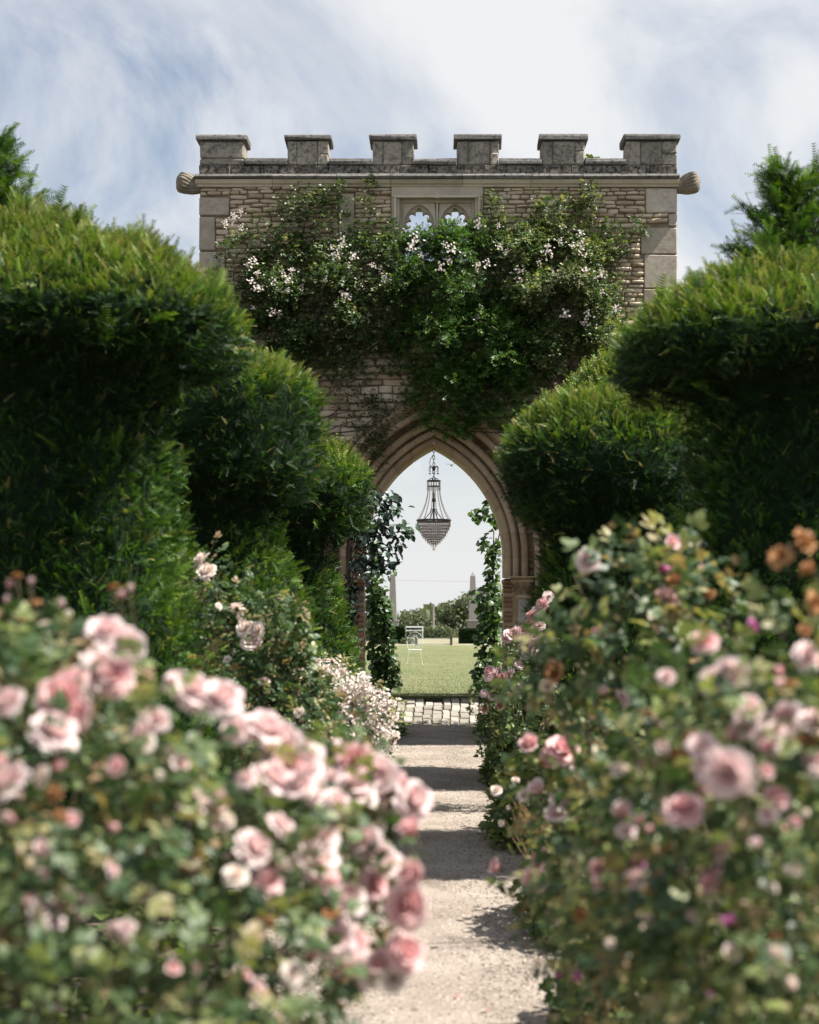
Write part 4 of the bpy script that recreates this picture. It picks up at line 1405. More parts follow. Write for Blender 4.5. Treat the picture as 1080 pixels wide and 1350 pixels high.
for kd, px, py, d in spots:
    Y = front(nlb, px, py, 3.0)
    put_bloom(nl, kd, at(px, py, Y), d * Y / FPX, (random.gauss(.1, .3), -.7, .55))
for i in range(20):
    t = random.random()
    px, py = 290 + 250 * t + random.gauss(0, 16), 950 + 120 * t ** 1.5 + random.uniform(0, 150) * random.random()
    Y = front(nlb, px, py, 3.2)
    put_bloom(nl, random.choice(['full', 'full', 'full', 'deep']), at(px, py, Y), random.uniform(34, 56) * Y / FPX, (random.gauss(.1, .3), -.6, .65))
for i in range(85):
    px, py = random.uniform(-10, 540), random.uniform(870, 1300)
    if py < 900 + max(0, px - 250) * .45: continue
    Y = front(nlb, px, py, 3.0)
    kd = random.choices(['full', 'half', 'bud', 'cream', 'brown'], [3, 2, 5, 2, 2])[0]
    put_bloom(nl, kd, at(px, py, Y), random.uniform(16, 34) * Y / FPX, (0, -.6, .6), .7)
for px, py, d in [(12, 775, 16), (22, 760, 14), (40, 770, 15), (47, 795, 16), (80, 800, 16), (160, 790, 18), (172, 780, 16), (150, 775, 15), (8, 795, 18), (60, 830, 18), (90, 815, 16), (30, 815, 16)]:
    Y = 3.2
    put_bloom(nl, random.choice(['bud', 'bud', 'brown']), at(px, py, Y), d * Y / FPX, (0, -.1, 1), .25)
    mb = MB(); a = at(px, py + 4, Y) - nl.location; b = at(px + random.uniform(-8, 8), py + 130, Y) - nl.location
    mb.tube([b, (a + b) / 2 + Vector((.01, 0, 0)), a], .003, 4); mb.build('flower_stalk', M['stem'], nl)

# near right
blobs = [ell(1000, 1060, 3.1, 210, 210, .45), ell(930, 1190, 3.3, 200, 220, .45), ell(1050, 1270, 3.0, 240, 230, .5), ell(820, 1130, 3.9, 100, 170, .3), ell(930, 985, 3.5, 110, 80, .3), ell(1060, 880, 3.3, 80, 110, .25), ell(820, 1290, 3.7, 85, 130, .3)]
nrb = blobs
nr = rose_bush('rose_bush', 'big near rose bush at the lower right with fewer blooms and a dark base', 'rose bush', (1.0, 3.5, 0), blobs, 2300, 290, .078, 30, tmean=.44, tspread=.85, warm=.07)
spots = [('deep', 930, 850, 36), ('full', 945, 900, 42), ('full', 965, 890, 44), ('full', 990, 958, 46), ('full', 962, 1018, 66), ('full', 940, 1005, 50), ('deep', 1022, 1055, 36), ('deep', 902, 1072, 50), ('full', 1040, 948, 46),
         ('full', 1072, 960, 50), ('full', 1060, 868, 42), ('brown', 1060, 838, 26), ('deep', 942, 1165, 40), ('half', 945, 1115, 36), ('mauve', 833, 1140, 34), ('half', 792, 1146, 28), ('mauve', 962, 1220, 26),
         ('cream', 1026, 1264, 36), ('brown', 1052, 722, 46), ('brown', 1030, 735, 34), ('brown', 1072, 755, 34), ('brown', 1072, 795, 34), ('mauve', 985, 828, 28), ('full', 1010, 975, 42), ('full', 985, 935, 36), ('half', 860, 1215, 22),
         ('half', 870, 985, 24), ('full', 925, 985, 36), ('mauve', 760, 1285, 16), ('mauve', 738, 1290, 16), ('mauve', 935, 1318, 18), ('full', 1075, 1010, 40), ('half', 1048, 1085, 18), ('full', 820, 1068, 24)]
for kd, px, py, d in spots:
    Y = front(nrb, px, py, 3.2)
    put_bloom(nr, kd, at(px, py, Y), d * Y / FPX, (random.gauss(-.1, .3), -.7, .55))
for i in range(75):
    px, py = random.uniform(760, 1085), random.uniform(830, 1330)
    if py < 900 - (px - 760) * .25: continue
    if random.random() < (py - 1050) / 330: continue
    Y = front(nrb, px, py, 3.2)
    kd = random.choices(['full', 'half', 'bud', 'cream', 'brown'], [2, 2, 4, 2, 3])[0]
    put_bloom(nr, kd, at(px, py, Y), random.uniform(14, 30) * Y / FPX, (0, -.6, .6), .7)

# tall leafy spray behind the near right bush
blobs = [ell(840, 800, 4.6, 85, 75, .22), ell(800, 770, 4.6, 50, 40, .15), ell(880, 740, 4.6, 40, 35, .15), ell(780, 850, 4.6, 60, 60, .2), ell(730, 890, 4.7, 55, 50, .2), ell(920, 800, 4.7, 60, 50, .2)]
ts = rose_bush('rose_bush', 'tall glossy-leaved rose spray against the dark right yew', 'rose bush', (.72, 4.7, 0), blobs, 190, 140, .095, 14, tmean=.46, warm=.12, shell=.2)
for kd, px, py, d in [('full', 775, 740, 30), ('half', 883, 718, 24), ('mauve', 872, 755, 26), ('brown', 890, 770, 28), ('deep', 878, 790, 32), ('deep', 790, 834, 24), ('brown', 730, 888, 36), ('half', 722, 880, 20), ('cream', 722, 905, 24), ('half', 795, 916, 22), ('full', 818, 922, 26), ('brown', 934, 790, 26), ('brown', 915, 808, 18)]:
    put_bloom(ts, kd, at(px, py, 4.45), d * 4.45 / FPX, (-.1, -.6, .6))

# pink rose at the path edge, right
blobs = [ell(745, 1035, 5.6, 65, 65, .3), ell(745, 1130, 5.6, 50, 80, .3), ell(790, 1010, 5.5, 70, 80, .3), ell(790, 1210, 5.4, 60, 120, .3), ell(693, 1168, 5.3, 22, 16, .1)]
pe = rose_bush('rose_bush', 'loose pink rose leaning over the right edge of the path', 'rose bush', (.62, 5.6, 0), blobs, 900, 180, .085, 14, tmean=.30, warm=.15)
for kd, px, py, d in [('deep', 740, 993, 42), ('half', 700, 985, 30), ('half', 710, 1045, 30), ('deep', 728, 1000, 30), ('mauve', 752, 985, 26), ('full', 742, 1058, 32), ('deep', 716, 1135, 34), ('deep', 706, 1158, 34), ('half', 738, 1206, 34), ('half', 660, 1145, 26), ('full', 735, 1075, 30), ('cream', 690, 1050, 16), ('full', 765, 1025, 34), ('brown', 715, 1010, 30)]:
    Y = 5.25
    put_bloom(pe, kd, at(px, py, Y), d * Y / FPX, (-.2, -.6, .5))
# twiggy dried plant with white flowers
tw = thing('dry_plant', 'twiggy dried plant with a few white flowers at the right path edge', 'plant', (.66, 8.3, 0))
for i in range(26):
    a = Vector((.66 + random.gauss(0, .05), 8.3 + random.gauss(0, .08), 0)); b = at(random.uniform(655, 715), random.uniform(1030, 1085), 8.2) + Vector((0, random.gauss(0, .12), 0))
    mb = MB(); mb.tube([a - tw.location, (a + b) / 2 + Vector((random.gauss(0, .04), 0, .06)) - tw.location, b - tw.location], [.004, .003, .002], 4); mb.build('twig', M['dead'], tw)
for px, py, d in [(655, 1043, 15), (688, 1050, 14), (662, 1085, 9), (680, 1030, 11), (700, 1062, 10), (672, 1065, 8)]:
    put_bloom(tw, 'cream', at(px, py, 8.1), d * 8.1 / FPX, (-.2, -.6, .6))

# white and blush rose below the left yews
blobs = [ell(330, 880, 9.3, 70, 90, .4), ell(370, 930, 9.3, 70, 90, .4), ell(300, 790, 9.3, 40, 55, .25), ell(360, 830, 9.2, 50, 45, .3), ell(400, 960, 9.4, 60, 70, .4), ell(275, 760, 9.3, 25, 40, .2)]
wb = rose_bush('rose_bush', 'light green rose bush with blush white blooms below the second left yew', 'rose bush', (-.9, 9.3, 0), blobs, 1900, 160, .10, 16, tmean=.5, tspread=.5, warm=.06)
for kd, px, py, d in [('cream', 268, 740, 24), ('cream', 275, 755, 24), ('cream', 266, 760, 22), ('cream', 312, 804, 20), ('cream', 318, 812, 18), ('cream', 325, 830, 24), ('cream', 340, 832, 24), ('cream', 328, 850, 22), ('full', 335, 846, 18), ('cream', 288, 800, 12), ('cream', 395, 940, 14), ('full', 348, 900, 15), ('cream', 365, 945, 14), ('cream', 300, 870, 13)]:
    put_bloom(wb, kd, at(px, py, 8.95), d * 8.95 / FPX, (.1, -.7, .5))
# massed small white rose
blobs = [ell(440, 915, 13.2, 50, 50, .45), ell(480, 940, 13.2, 45, 45, .4), ell(420, 960, 13.0, 50, 50, .4), ell(490, 980, 13.0, 30, 35, .3), ell(440, 1010, 12.8, 60, 60, .4)]
ws = rose_bush('rose_bush', 'low rose smothered in small white blossom at the left path edge near the arch', 'rose bush', (-.78, 13.2, 0), blobs, 2200, 60, .085, 10, tmean=.45, warm=.05)
def cluster_mesh(mat, seed, n=12, fl=.32):
    r = random.Random(seed)
    V, F, T = [np.array([0, 0, -.35])], [], [.1]
    for i in range(n):
        c = np.array([r.gauss(0, .33), r.gauss(0, .33), r.gauss(.05, .2)])
        nrm = norm(np.array([r.gauss(0, .5), r.gauss(0, .5), 1.0]))
        a = norm(np.cross(nrm, [.3, .9, .1])); b = np.cross(nrm, a)
        o = len(V)
        V.append(c - nrm * .03); T.append(.25)
        k = 10
        for q in range(k):
            an = 2 * math.pi * q / k
            rad = fl * (1.0 if q % 2 == 0 else .62) * .5
            V.append(c + (a * math.cos(an) + b * math.sin(an)) * rad + nrm * .07)
            T.append(r.uniform(.75, 1))
        for q in range(k): F.append((o, o + 1 + q, o + 1 + (q + 1) % k))
        V.append(c - nrm * .03 + a * .02); T.append(.1)
        F.append((0, o, len(V) - 1))
    return np_mesh('flower_cluster', np.array(V), np.array(F), np.array(T), mat)
CL_W = [cluster_mesh(M['p_white'], i) for i in range(4)]
def put_cluster(root, meshes, pos, dia, face=(0, -.7, .6)):
    o = link('flower_cluster', random.choice(meshes), root)
    d = (Vector(face) + Vector((random.gauss(0, .3), random.gauss(0, .3), random.gauss(0, .3)))).normalized()
    o.rotation_mode = 'QUATERNION'
    o.rotation_quaternion = d.to_track_quat('Z', 'Y')
    o.location = Vector(pos) - root.location
    o.scale = (dia,) * 3
k = 0
while k < 230:
    px, py = random.uniform(395, 522), random.uniform(868, 1000)
    if py < 868 + max(0, px - 440) * .72 or py > 985 - max(0, 470 - px) * .3: continue
    Y = 13.0 - .35 * random.random()
    if random.random() < .55: put_cluster(ws, CL_W, at(px, py, Y), random.uniform(13, 20) * Y / FPX)
    else: put_bloom(ws, 'cream', at(px, py, Y), random.uniform(8, 12) * Y / FPX, (0, -.6, .7), .6)
    k += 1
# pink climber beside the right pier
blobs = [ell(714, 825, 14.2, 18, 45, .15), ell(672, 890, 14.2, 35, 45, .25), ell(690, 930, 14.0, 45, 45, .3), ell(650, 945, 14.0, 25, 40, .2)]
pc = rose_bush('rose_bush', 'upright small-flowered pink rose before the right pier of the arch', 'rose bush', (.72, 14.2, 0), blobs, 1100, 60, .085, 10, tmean=.45, warm=.1)
for kd, px, py, d in [('full', 724, 786, 13), ('deep', 716, 797, 14), ('full', 710, 806, 13), ('deep', 703, 812, 14), ('full', 706, 818, 13), ('deep', 700, 824, 14), ('full', 714, 800, 12), ('full', 682, 834, 14), ('deep', 690, 832, 13), ('full', 672, 838, 14), ('deep', 668, 842, 12), ('full', 698, 838, 14), ('full', 705, 845, 14), ('full', 712, 826, 12),
                      ('full', 702, 855, 12), ('deep', 646, 885, 12), ('full', 645, 893, 12), ('full', 658, 886, 12), ('deep', 656, 895, 13), ('deep', 664, 893, 12), ('full', 675, 888, 13), ('full', 684, 878, 11), ('full', 682, 906, 13), ('full', 655, 910, 11), ('full', 648, 918, 11), ('deep', 660, 930, 12), ('full', 670, 918, 10), ('cream', 690, 870, 10), ('full', 638, 915, 10), ('full', 695, 862, 11), ('full', 712, 862, 11), ('deep', 640, 935, 10), ('full', 655, 922, 9)]:
    Y = 13.9
    put_bloom(pc, kd, at(px, py, Y), d * 1.15 * Y / FPX, (-.3, -.6, .5))

# ------------------------------------------------------------------ low border plants
def low_plant(label, cx, cy, rx, ry, h, n, ls, tpl=None, tm=.5, group='low plants edging the path', name='border_plant'):
    root = thing(name, label, 'plant', (cx, cy, 0), group)
    d = rnd_dirs(n); d[:, 2] = np.abs(d[:, 2])
    rad = .35 + .65 * rng.random(n) ** .5
    P = d * rad[:, None] * np.array([rx, ry, h]) * (1 + .2 * wob(d * 3 + cx + cy, 2.0))[:, None]
    D = d * .5 + rnd_dirs(n) * .7 + np.array([0, 0, .3])
    NN = np.array([0, 0, .9]) + rnd_dirs(n) * .5
    V, F, T = scatter(tpl or BIG, P, D, NN, ls * rng.uniform(.6, 1.3, n), np.clip(tm + .8 * (rng.random(n) - .5), 0, 1))
    tag(link('foliage', np_mesh('foliage', V, F, T, M['low_leaf']), root), kind='stuff')
    mb = MB()
    for i in range(14):
        q = P[rng.integers(0, n)]
        mb.tube([(q[0] * .1, q[1] * .1, 0), (q[0] * .5, q[1] * .5, q[2] * .7), tuple(q)], .003, 4)
    mb.build('stems', M['stem'], root)
    return root
low_plant('yellow-green lacy border plant beside the right yew skirt', .70, 12.2, .34, .9, .62, 2600, .05, tm=.6)
low_plant('pale leafy mound at the right path edge nearest the cobbles', .80, 16.5, .36, 1.3, .55, 2200, .055, tm=.45)
low_plant('darker green tuft on the right path edge by the dry plant', .68, 8.7, .24, .8, .62, 2200, .045, tm=.3)
low_plant('frothy lime plant on the left path edge below the white blossom', -.55, 12.4, .26, .8, .52, 2000, .045, tm=.75)
low_plant('small green tuft at the left corner of the cobbles', -.72, 22.5, .34, 1.3, .32, 1400, .05, tm=.4)
low_plant('small green tuft at the right corner of the cobbles', .86, 22.8, .30, 1.2, .35, 1400, .05, tm=.35)
low_plant('shaded green plant at the foot of the near right roses by the path', .70, 6.3, .26, .8, .5, 1700, .05, tm=.2)
low_plant('weed growing in the gap left of the last battlement', 2.33, 25.2, .12, .06, .10, 50, .05, tm=.4, group=None, name='wall_weed').location.z = 8.31
# leafy ground cover filling the borders
n = 15000
sd = np.sign(rng.normal(size=n))
gx = sd * (1.02 + 2.6 * rng.random(n) ** 1.3); gy = 2.2 + 21.5 * rng.random(n)
hh = (.05 + .28 * rng.random(n) ** 1.5) * (.6 + .5 * wob(np.stack([gx, gy, gx * 0], 1), 1.4))
V, F, T = scatter(BIG, np.stack([gx, gy, np.maximum(.02, hh)], 1), np.stack([rng.normal(size=n), rng.normal(size=n), .3 + .3 * rng.random(n)], 1), np.array([0, 0, 1.0]) + rnd_dirs(n) * .4, rng.uniform(.05, .11, n), np.clip(.25 + .6 * (rng.random(n) - .4), 0, 1))
tag(link('ground_cover', np_mesh('ground_cover', V, F, T, M['low_leaf'])), kind='stuff')
# a few fallen petals
pt = MB(); pt.add([(-.5, -.3, 0), (.1, -.45, .12), (.5, 0, .05), (.1, .45, .15), (-.5, .3, 0)], [(0, 1, 2, 3, 4)])
ptm = pt.mesh('fallen_petal', M['p_pale'])
for i, (px, py) in enumerate([(533, 964), (604, 1320), (640, 1338)]):
    Y = EYE * FPX / (py - HZ)
    o = link('fallen_petal', ptm); o.location = ((px - VX) * Y / FPX, Y, .02); o.scale = (.035,) * 3; o.rotation_euler = (random.uniform(-.3, .3), random.uniform(-.3, .3), random.uniform(0, 6))
    tag(o, ['white petal lying in the shade just before the cobbles', 'curled petal on the gravel at the bottom of the path', 'petal at the bottom right corner of the path', 'pale petal on sunlit gravel by the left pink roses', 'petal in the middle of the gravel path'][i], 'petal', 'fallen petals')

# ------------------------------------------------------------------ climbers on the gate
def climber(name, label, cat, base, regions, n, tpl, ls, mat, thick, tm, ts, flowers=0, fl_regions=None, pale=.06, seed=0, stems=10, obj_leaves=0):
    """regions: px ellipses (cx,cy,rx,ry,weight,depth) on the wall face"""
    root = thing(name, label, cat, base)
    b0 = np.array(base)
    w = np.array([r[2] * r[3] * r[4] for r in regions], float)
    k = rng.choice(len(regions), n * 2, p=w / w.sum())
    rg = np.array(regions, float)[k]
    a = rng.uniform(0, 6.283, len(k)); q = rng.random(len(k)) ** .55
    px = rg[:, 0] + np.cos(a) * q * rg[:, 2]; py = rg[:, 1] + np.sin(a) * q * rg[:, 3]
    dep = rg[:, 5] * (1 - q ** 2 * .75)
    X = (px - VX) / 90; Z = EYE + (HZ - py) / 90
    cl = wob(np.stack([X * 2.2, np.zeros_like(X), Z * 2.2], 1), 1.5, seed)
    keep = rng.random(len(k)) < np.clip(.62 + .55 * cl, .12, 1)
    X, Z, dep, cl = X[keep][:n], Z[keep][:n], dep[keep][:n], cl[keep][:n]
    m = len(X)
    Y = YF - .04 - dep * thick * (rng.random(m) ** .6) * (1 + .45 * cl) - .03 * np.maximum(cl, 0)
    P = np.stack([X, Y, Z], 1)
    D = np.stack([rng.normal(0, .6, m), -.5 - .4 * rng.random(m), rng.normal(-.05, .5, m)], 1)
    NN = np.array([0, -.45, .85]) + rnd_dirs(m) * .6
    t = np.clip(tm + ts * (rng.random(m) - .5) + .12 * cl, .02, .95)
    t = np.where(rng.random(m) < pale, rng.uniform(.88, .97, m), t)
    V, F, T = scatter(tpl, P - b0, D, NN, ls * rng.uniform(.6, 1.25, m), t)
    tag(link('foliage', np_mesh('foliage', V, F, T, M[mat]), root), kind='stuff')
    for i in range(stems):
        r_ = regions[rng.integers(0, len(regions))]
        p1 = np.array([(r_[0] - VX) / 90 + random.gauss(0, .2), YF - .12, EYE + (HZ - r_[1]) / 90])
        p0 = b0 + np.array([random.gauss(0, .05), random.gauss(0, .03), 0])
        pk = np.array([b0[0] + random.gauss(0, .12), YF - .15, min(4.35 + random.gauss(0, .12), p1[2])])
        pts = []
        for s in np.linspace(0, 1, 12):
            pp = p0 * (1 - s * 2) + pk * s * 2 if s < .5 else pk * (2 - s * 2) + p1 * (s * 2 - 1)
            pp = pp + np.array([.06 * math.sin(s * 9 + i) * s, 0, .05 * math.sin(s * 6 + i) * s])
            pp[1] = YF - .16 - .05 * math.sin(s * 9 + i) if s > .02 else pp[1]
            pts.append(tuple(pp - b0))
        mb = MB(); mb.tube(pts, [.028 * (1.15 - s) for s in np.linspace(0, 1, 12)], 5)
        mb.build('stem', M['bark'], root)
    for i in range(flowers):
        r_ = fl_regions[rng.integers(0, len(fl_regions))]
        a, q = random.uniform(0, 6.283), math.sqrt(random.random())
        X_, Z_ = (r_[0] + math.cos(a) * q * r_[2] - VX) / 90, EYE + (HZ - r_[1] - math.sin(a) * q * r_[3]) / 90
        put_cluster(root, CL_W, (X_, YF - .12 - thick * random.uniform(.45, 1.05), Z_), random.uniform(.07, .15), (.2, -.7, .5))
    return root
climber('climbing_rose', 'climbing rose with white flower clusters on the left half of the gate wall', 'climbing rose', (-2.3, YF - .25, 0),
        [(390, 400, 75, 85, 1, .8), (450, 400, 80, 85, 1, 1), (500, 390, 60, 80, 1, 1), (345, 400, 40, 70, .8, .6), (430, 300, 40, 40, .5, .35), (370, 310, 50, 35, .35, .3), (410, 272, 50, 20, .5, .25), (445, 250, 16, 14, .5, .15), (395, 250, 20, 14, .3, .12), (484, 270, 10, 35, .5, .15), (490, 243, 9, 10, .6, .12), (500, 310, 32, 30, .6, .3), (320, 345, 30, 40, .6, .4), (450, 472, 100, 28, .8, .5), (365, 455, 50, 50, .7, .6)],
        9500, CLIMB_LEAF, .125, 'climb_leaf', .55, .40, .6, 44, [(440, 370, 60, 45), (400, 400, 60, 50), (480, 380, 60, 50), (350, 390, 30, 60), (450, 350, 15, 15), (315, 300, 18, 12), (430, 420, 60, 30)], seed=2.0, pale=.10, stems=12)
climber('climbing_rose', 'climbing rose with cream young growth on the right half of the gate wall', 'climbing rose', (2.5, YF - .25, 0),
        [(740, 380, 75, 80, 1, 1), (690, 370, 55, 80, 1, 1), (780, 400, 45, 65, .8, .8), (740, 300, 45, 40, .7, .5), (690, 330, 50, 40, .6, .5), (650, 285, 14, 35, .6, .3), (775, 262, 14, 22, .6, .3), (810, 305, 45, 12, .5, .25), (838, 297, 16, 9, .5, .2), (790, 330, 40, 25, .6, .4), (790, 450, 40, 50, .7, .8), (720, 460, 80, 40, .7, .8), (660, 330, 20, 30, .6, .3), (708, 275, 6, 22, .3, .15)],
        9500, CLIMB_LEAF, .125, 'climb_leaf', .65, .52, .6, 40, [(750, 385, 45, 45), (700, 370, 50, 40), (780, 400, 30, 40), (650, 330, 30, 30), (680, 420, 60, 40), (740, 340, 50, 30)], seed=5.0, pale=.22, stems=12)
climber('creeper', 'dense bright green creeper hanging over the point of the arch', 'creeper', (2.25, YF - .3, 0),
        [(590, 380, 70, 70, 1, .9), (600, 450, 85, 60, 1, 1), (640, 460, 70, 75, 1, 1), (600, 520, 60, 45, 1, .8), (590, 555, 40, 22, 1, .7), (655, 520, 45, 45, .9, .8), (545, 455, 40, 30, .6, .6), (545, 360, 45, 50, .8, .7), (600, 330, 40, 28, .8, .5), (553, 324, 24, 22, 2.6, .5), (603, 318, 24, 24, 2.0, .5), (630, 312, 20, 24, .8, .4), (585, 335, 40, 18, 1, .5), (690, 470, 45, 50, .9, .8), (560, 520, 35, 25, .5, .4), (604, 570, 14, 12, .7, .5)],
        9500, WIST_LEAF, .17, 'creeper_leaf', .65, .50, .7, 14, [(560, 350, 40, 40), (620, 340, 50, 40), (640, 450, 60, 40)], seed=9.0, pale=.02, stems=10)
climber('ivy', 'thin dark ivy trailing over bare stone left of the arch', 'ivy', (-1.95, YF - .2, 0),
        [(490, 560, 25, 45, .7, .25), (470, 540, 30, 30, .5, .2), (520, 545, 30, 25, .7, .3), (450, 510, 30, 25, .4, .2), (500, 590, 16, 30, .8, .3), (530, 500, 30, 20, .4, .2)],
        900, CLIMB_LEAF, .09, 'climb_leaf', .35, .25, .4, seed=4.0, stems=5)

# laurel at the left pier
la = thing('laurel', 'dark glossy laurel with drooping leaves reaching into the left of the archway', 'laurel', (-1.22, 24.2, 0))
mb = MB()
mb.tube([(0, 0, 0), (.03, 0, 1.2), (.0, .05, 2.3), (.1, .05, 2.9)], [.05, .045, .035, .015], 7)
mb.build('trunk', M['bark'], la)
twigs = []
for (px, py) in [(540, 690), (528, 655), (545, 700), (512, 660), (505, 690), (500, 720), (532, 720), (520, 740), (495, 650), (488, 700), (478, 735), (472, 690), (530, 672), (505, 738), (468, 770), (462, 800), (456, 760), (458, 830)]:
    b = at(px, py, 24.1 + random.uniform(-.25, .25)) - la.location
    a = Vector((random.gauss(0, .03), random.gauss(0, .03), max(.6, b.z - random.uniform(.25, .6))))
    mid = (a + b) / 2 + Vector((0, 0, .12))
    mb = MB(); mb.tube([a, mid, b], [.012, .008, .004], 5); mb.build('branch', M['bark'], la)
    twigs.append((a, mid, b))
lm = np_mesh('leaf', BROAD[0][0], BROAD[0][1], BROAD[0][2], M['laurel_leaf'])
soup = []
cnt = 0
for a, mid, b in twigs:
    for i in range(34):
        s = .25 + .75 * random.random() ** .6
        p = a.lerp(mid, s * 2) if s < .5 else mid.lerp(b, s * 2 - 1)
        p = p + Vector((random.gauss(0, .05), random.gauss(0, .06), random.gauss(0, .05)))
        d = Vector(((b - a).x * .5 + random.gauss(0, .5), random.gauss(-.2, .5), -.45 + random.gauss(0, .35)))
        fr = frames(np.array([d]), np.array([[random.gauss(0, .4), -.5, .8]]))[0]
        if cnt < 290 and i < 16:
            o = link('leaf', lm, la)
            o.matrix_local = Matrix.Translation(p) @ Matrix([list(fr[k]) + [0] for k in range(3)] + [[0, 0, 0, 1]]) @ Matrix.Scale(random.uniform(.09, .15), 4)
            cnt += 1
        else:
            soup.append(inst(BROAD[0], fr[None] * random.uniform(.08, .14), np.array([p]), np.array([random.random()])))
V, F, T = join(soup)
tag(link('foliage', np_mesh('foliage', V, F, T, M['laurel_leaf']), la), kind='stuff')

# vines standing behind either jamb
vm = np_mesh('leaf', BIG[0][0], BIG[0][1], BIG[0][2], M['vine_leaf'])
def vine(label, cx, cy, path, seed):
    root = thing('vine', label, 'vine', (cx, cy, .35), 'leafy vines framing the lawn')
    r = random.Random(seed)
    mb = MB(); mb.tube([(0, 0, 0), (.02, 0, .9), (0, .03, 1.7), (.02, 0, 2.6)], [.03, .025, .018, .008], 6)
    mb.build('trunk', M['bark'], root)
    soup, cnt = [], 0
    for (px, py, rx, ry, n) in path:
        for i in range(n):
            a, q = r.uniform(0, 6.283), math.sqrt(r.random())
            p = at(px + math.cos(a) * q * rx, py + math.sin(a) * q * ry, cy) + Vector((0, r.gauss(0, .13), 0)) - root.location
            if p.z < .03: continue
            d = np.array([[r.gauss(0, .6) + math.cos(a) * .5, r.gauss(-.2, .5), -.3 + r.gauss(0, .4)]])
            fr = frames(d, np.array([[r.gauss(0, .4), r.gauss(-.35, .3), .8]]))[0]
            s = r.uniform(.06, .12)
            if cnt < 300 and i % 3 == 0:
                o = link('leaf', vm, root); cnt += 1
                o.matrix_local = Matrix.Translation(p) @ Matrix([list(fr[k]) + [0] for k in range(3)] + [[0, 0, 0, 1]]) @ Matrix.Scale(s, 4)
            else:
                soup.append(inst(BIG[0], fr[None] * s, np.array([p]), np.array([r.random()])))
    V, F, T = join(soup)
    tag(link('foliage', np_mesh('foliage', V, F, T, M['vine_leaf']), root), kind='stuff')
    return root
vl = vine('leafy vine standing behind the left jamb of the arch', -.98, 27.0, [(500, 810, 15, 35, 240), (503, 850, 17, 40, 300), (508, 890, 18, 30, 260), (505, 915, 14, 12, 90), (492, 770, 7, 40, 90), (496, 780, 10, 30, 90), (494, 720, 4, 28, 26), (517, 752, 3, 2, 4)], 1)
vr = vine('darker vine standing behind the right jamb of the arch', .93, 27.0, [(648, 800, 14, 35, 230), (644, 850, 15, 40, 300), (640, 895, 14, 28, 220), (650, 760, 8, 22, 70), (648, 722, 12, 12, 44), (640, 712, 9, 8, 26), (650, 735, 7, 20, 40), (634, 678, 13, 10, 34), (646, 672, 9, 14, 34), (652, 690, 5, 14, 22), (630, 790, 5, 14, 20)], 2)
for vv, xs_ in ((vl, (.03,)), (vr, (.02,))):
    mb = MB(); x1 = .12 if vv is vr else -.10
    mb.tube([(0, 0, 2.0), (x1, 0, 2.6), (x1, 0, 3.1)], [.012, .01, .006], 5); mb.build('tendril', M['bark'], vv)

# ------------------------------------------------------------------ beyond the lawn
for k, (px, tall, lab) in enumerate([(518, 752, 'slim pale stone obelisk left of the lawn beyond the arch'), (623.5, 754, 'slim pale stone obelisk right of the lawn beyond the arch')]):
    Y = 85.0
    o0 = at(px, HZ, Y)
    ob = thing('obelisk', lab, 'obelisk', (o0.x, Y, .3), 'pair of garden obelisks')
    s = Y / FPX
    ztop = EYE + (HZ - tall) * s - .3
    mb = MB(); mb.box(-.40, .40, -.40, .40, -.02, .14); mb.build('step', M['obelisk'], ob, bevel=.01)
    mb = MB(); mb.box(-.28, .28, -.28, .28, .14, 1.02); mb.build('plinth', M['obelisk'], ob, bevel=.012)
    mb = MB(); mb.box(-.33, .33, -.33, .33, 1.02, 1.10); mb.build('plinth_cap', M['obelisk'], ob, bevel=.02)
    def fr_(a, z0, b, z1, nm):
        mb = MB()
        mb.add([(-a, -a, z0), (a, -a, z0), (a, a, z0), (-a, a, z0), (-b, -b, z1), (b, -b, z1), (b, b, z1), (-b, b, z1)], [(3, 2, 1, 0), (4, 5, 6, 7), (0, 1, 5, 4), (1, 2, 6, 5), (2, 3, 7, 6), (3, 0, 4, 7)])
        mb.build(nm, M['obelisk'], ob, bevel=.006)
    zs, zm = 1.103, 1.9
    fr_(.20, zs, .18, zm - .004, 'shaft'); fr_(.18, zm, .125, ztop - .22, 'shaft'); fr_(.128, ztop - .218, .012, ztop, 'pyramidion')
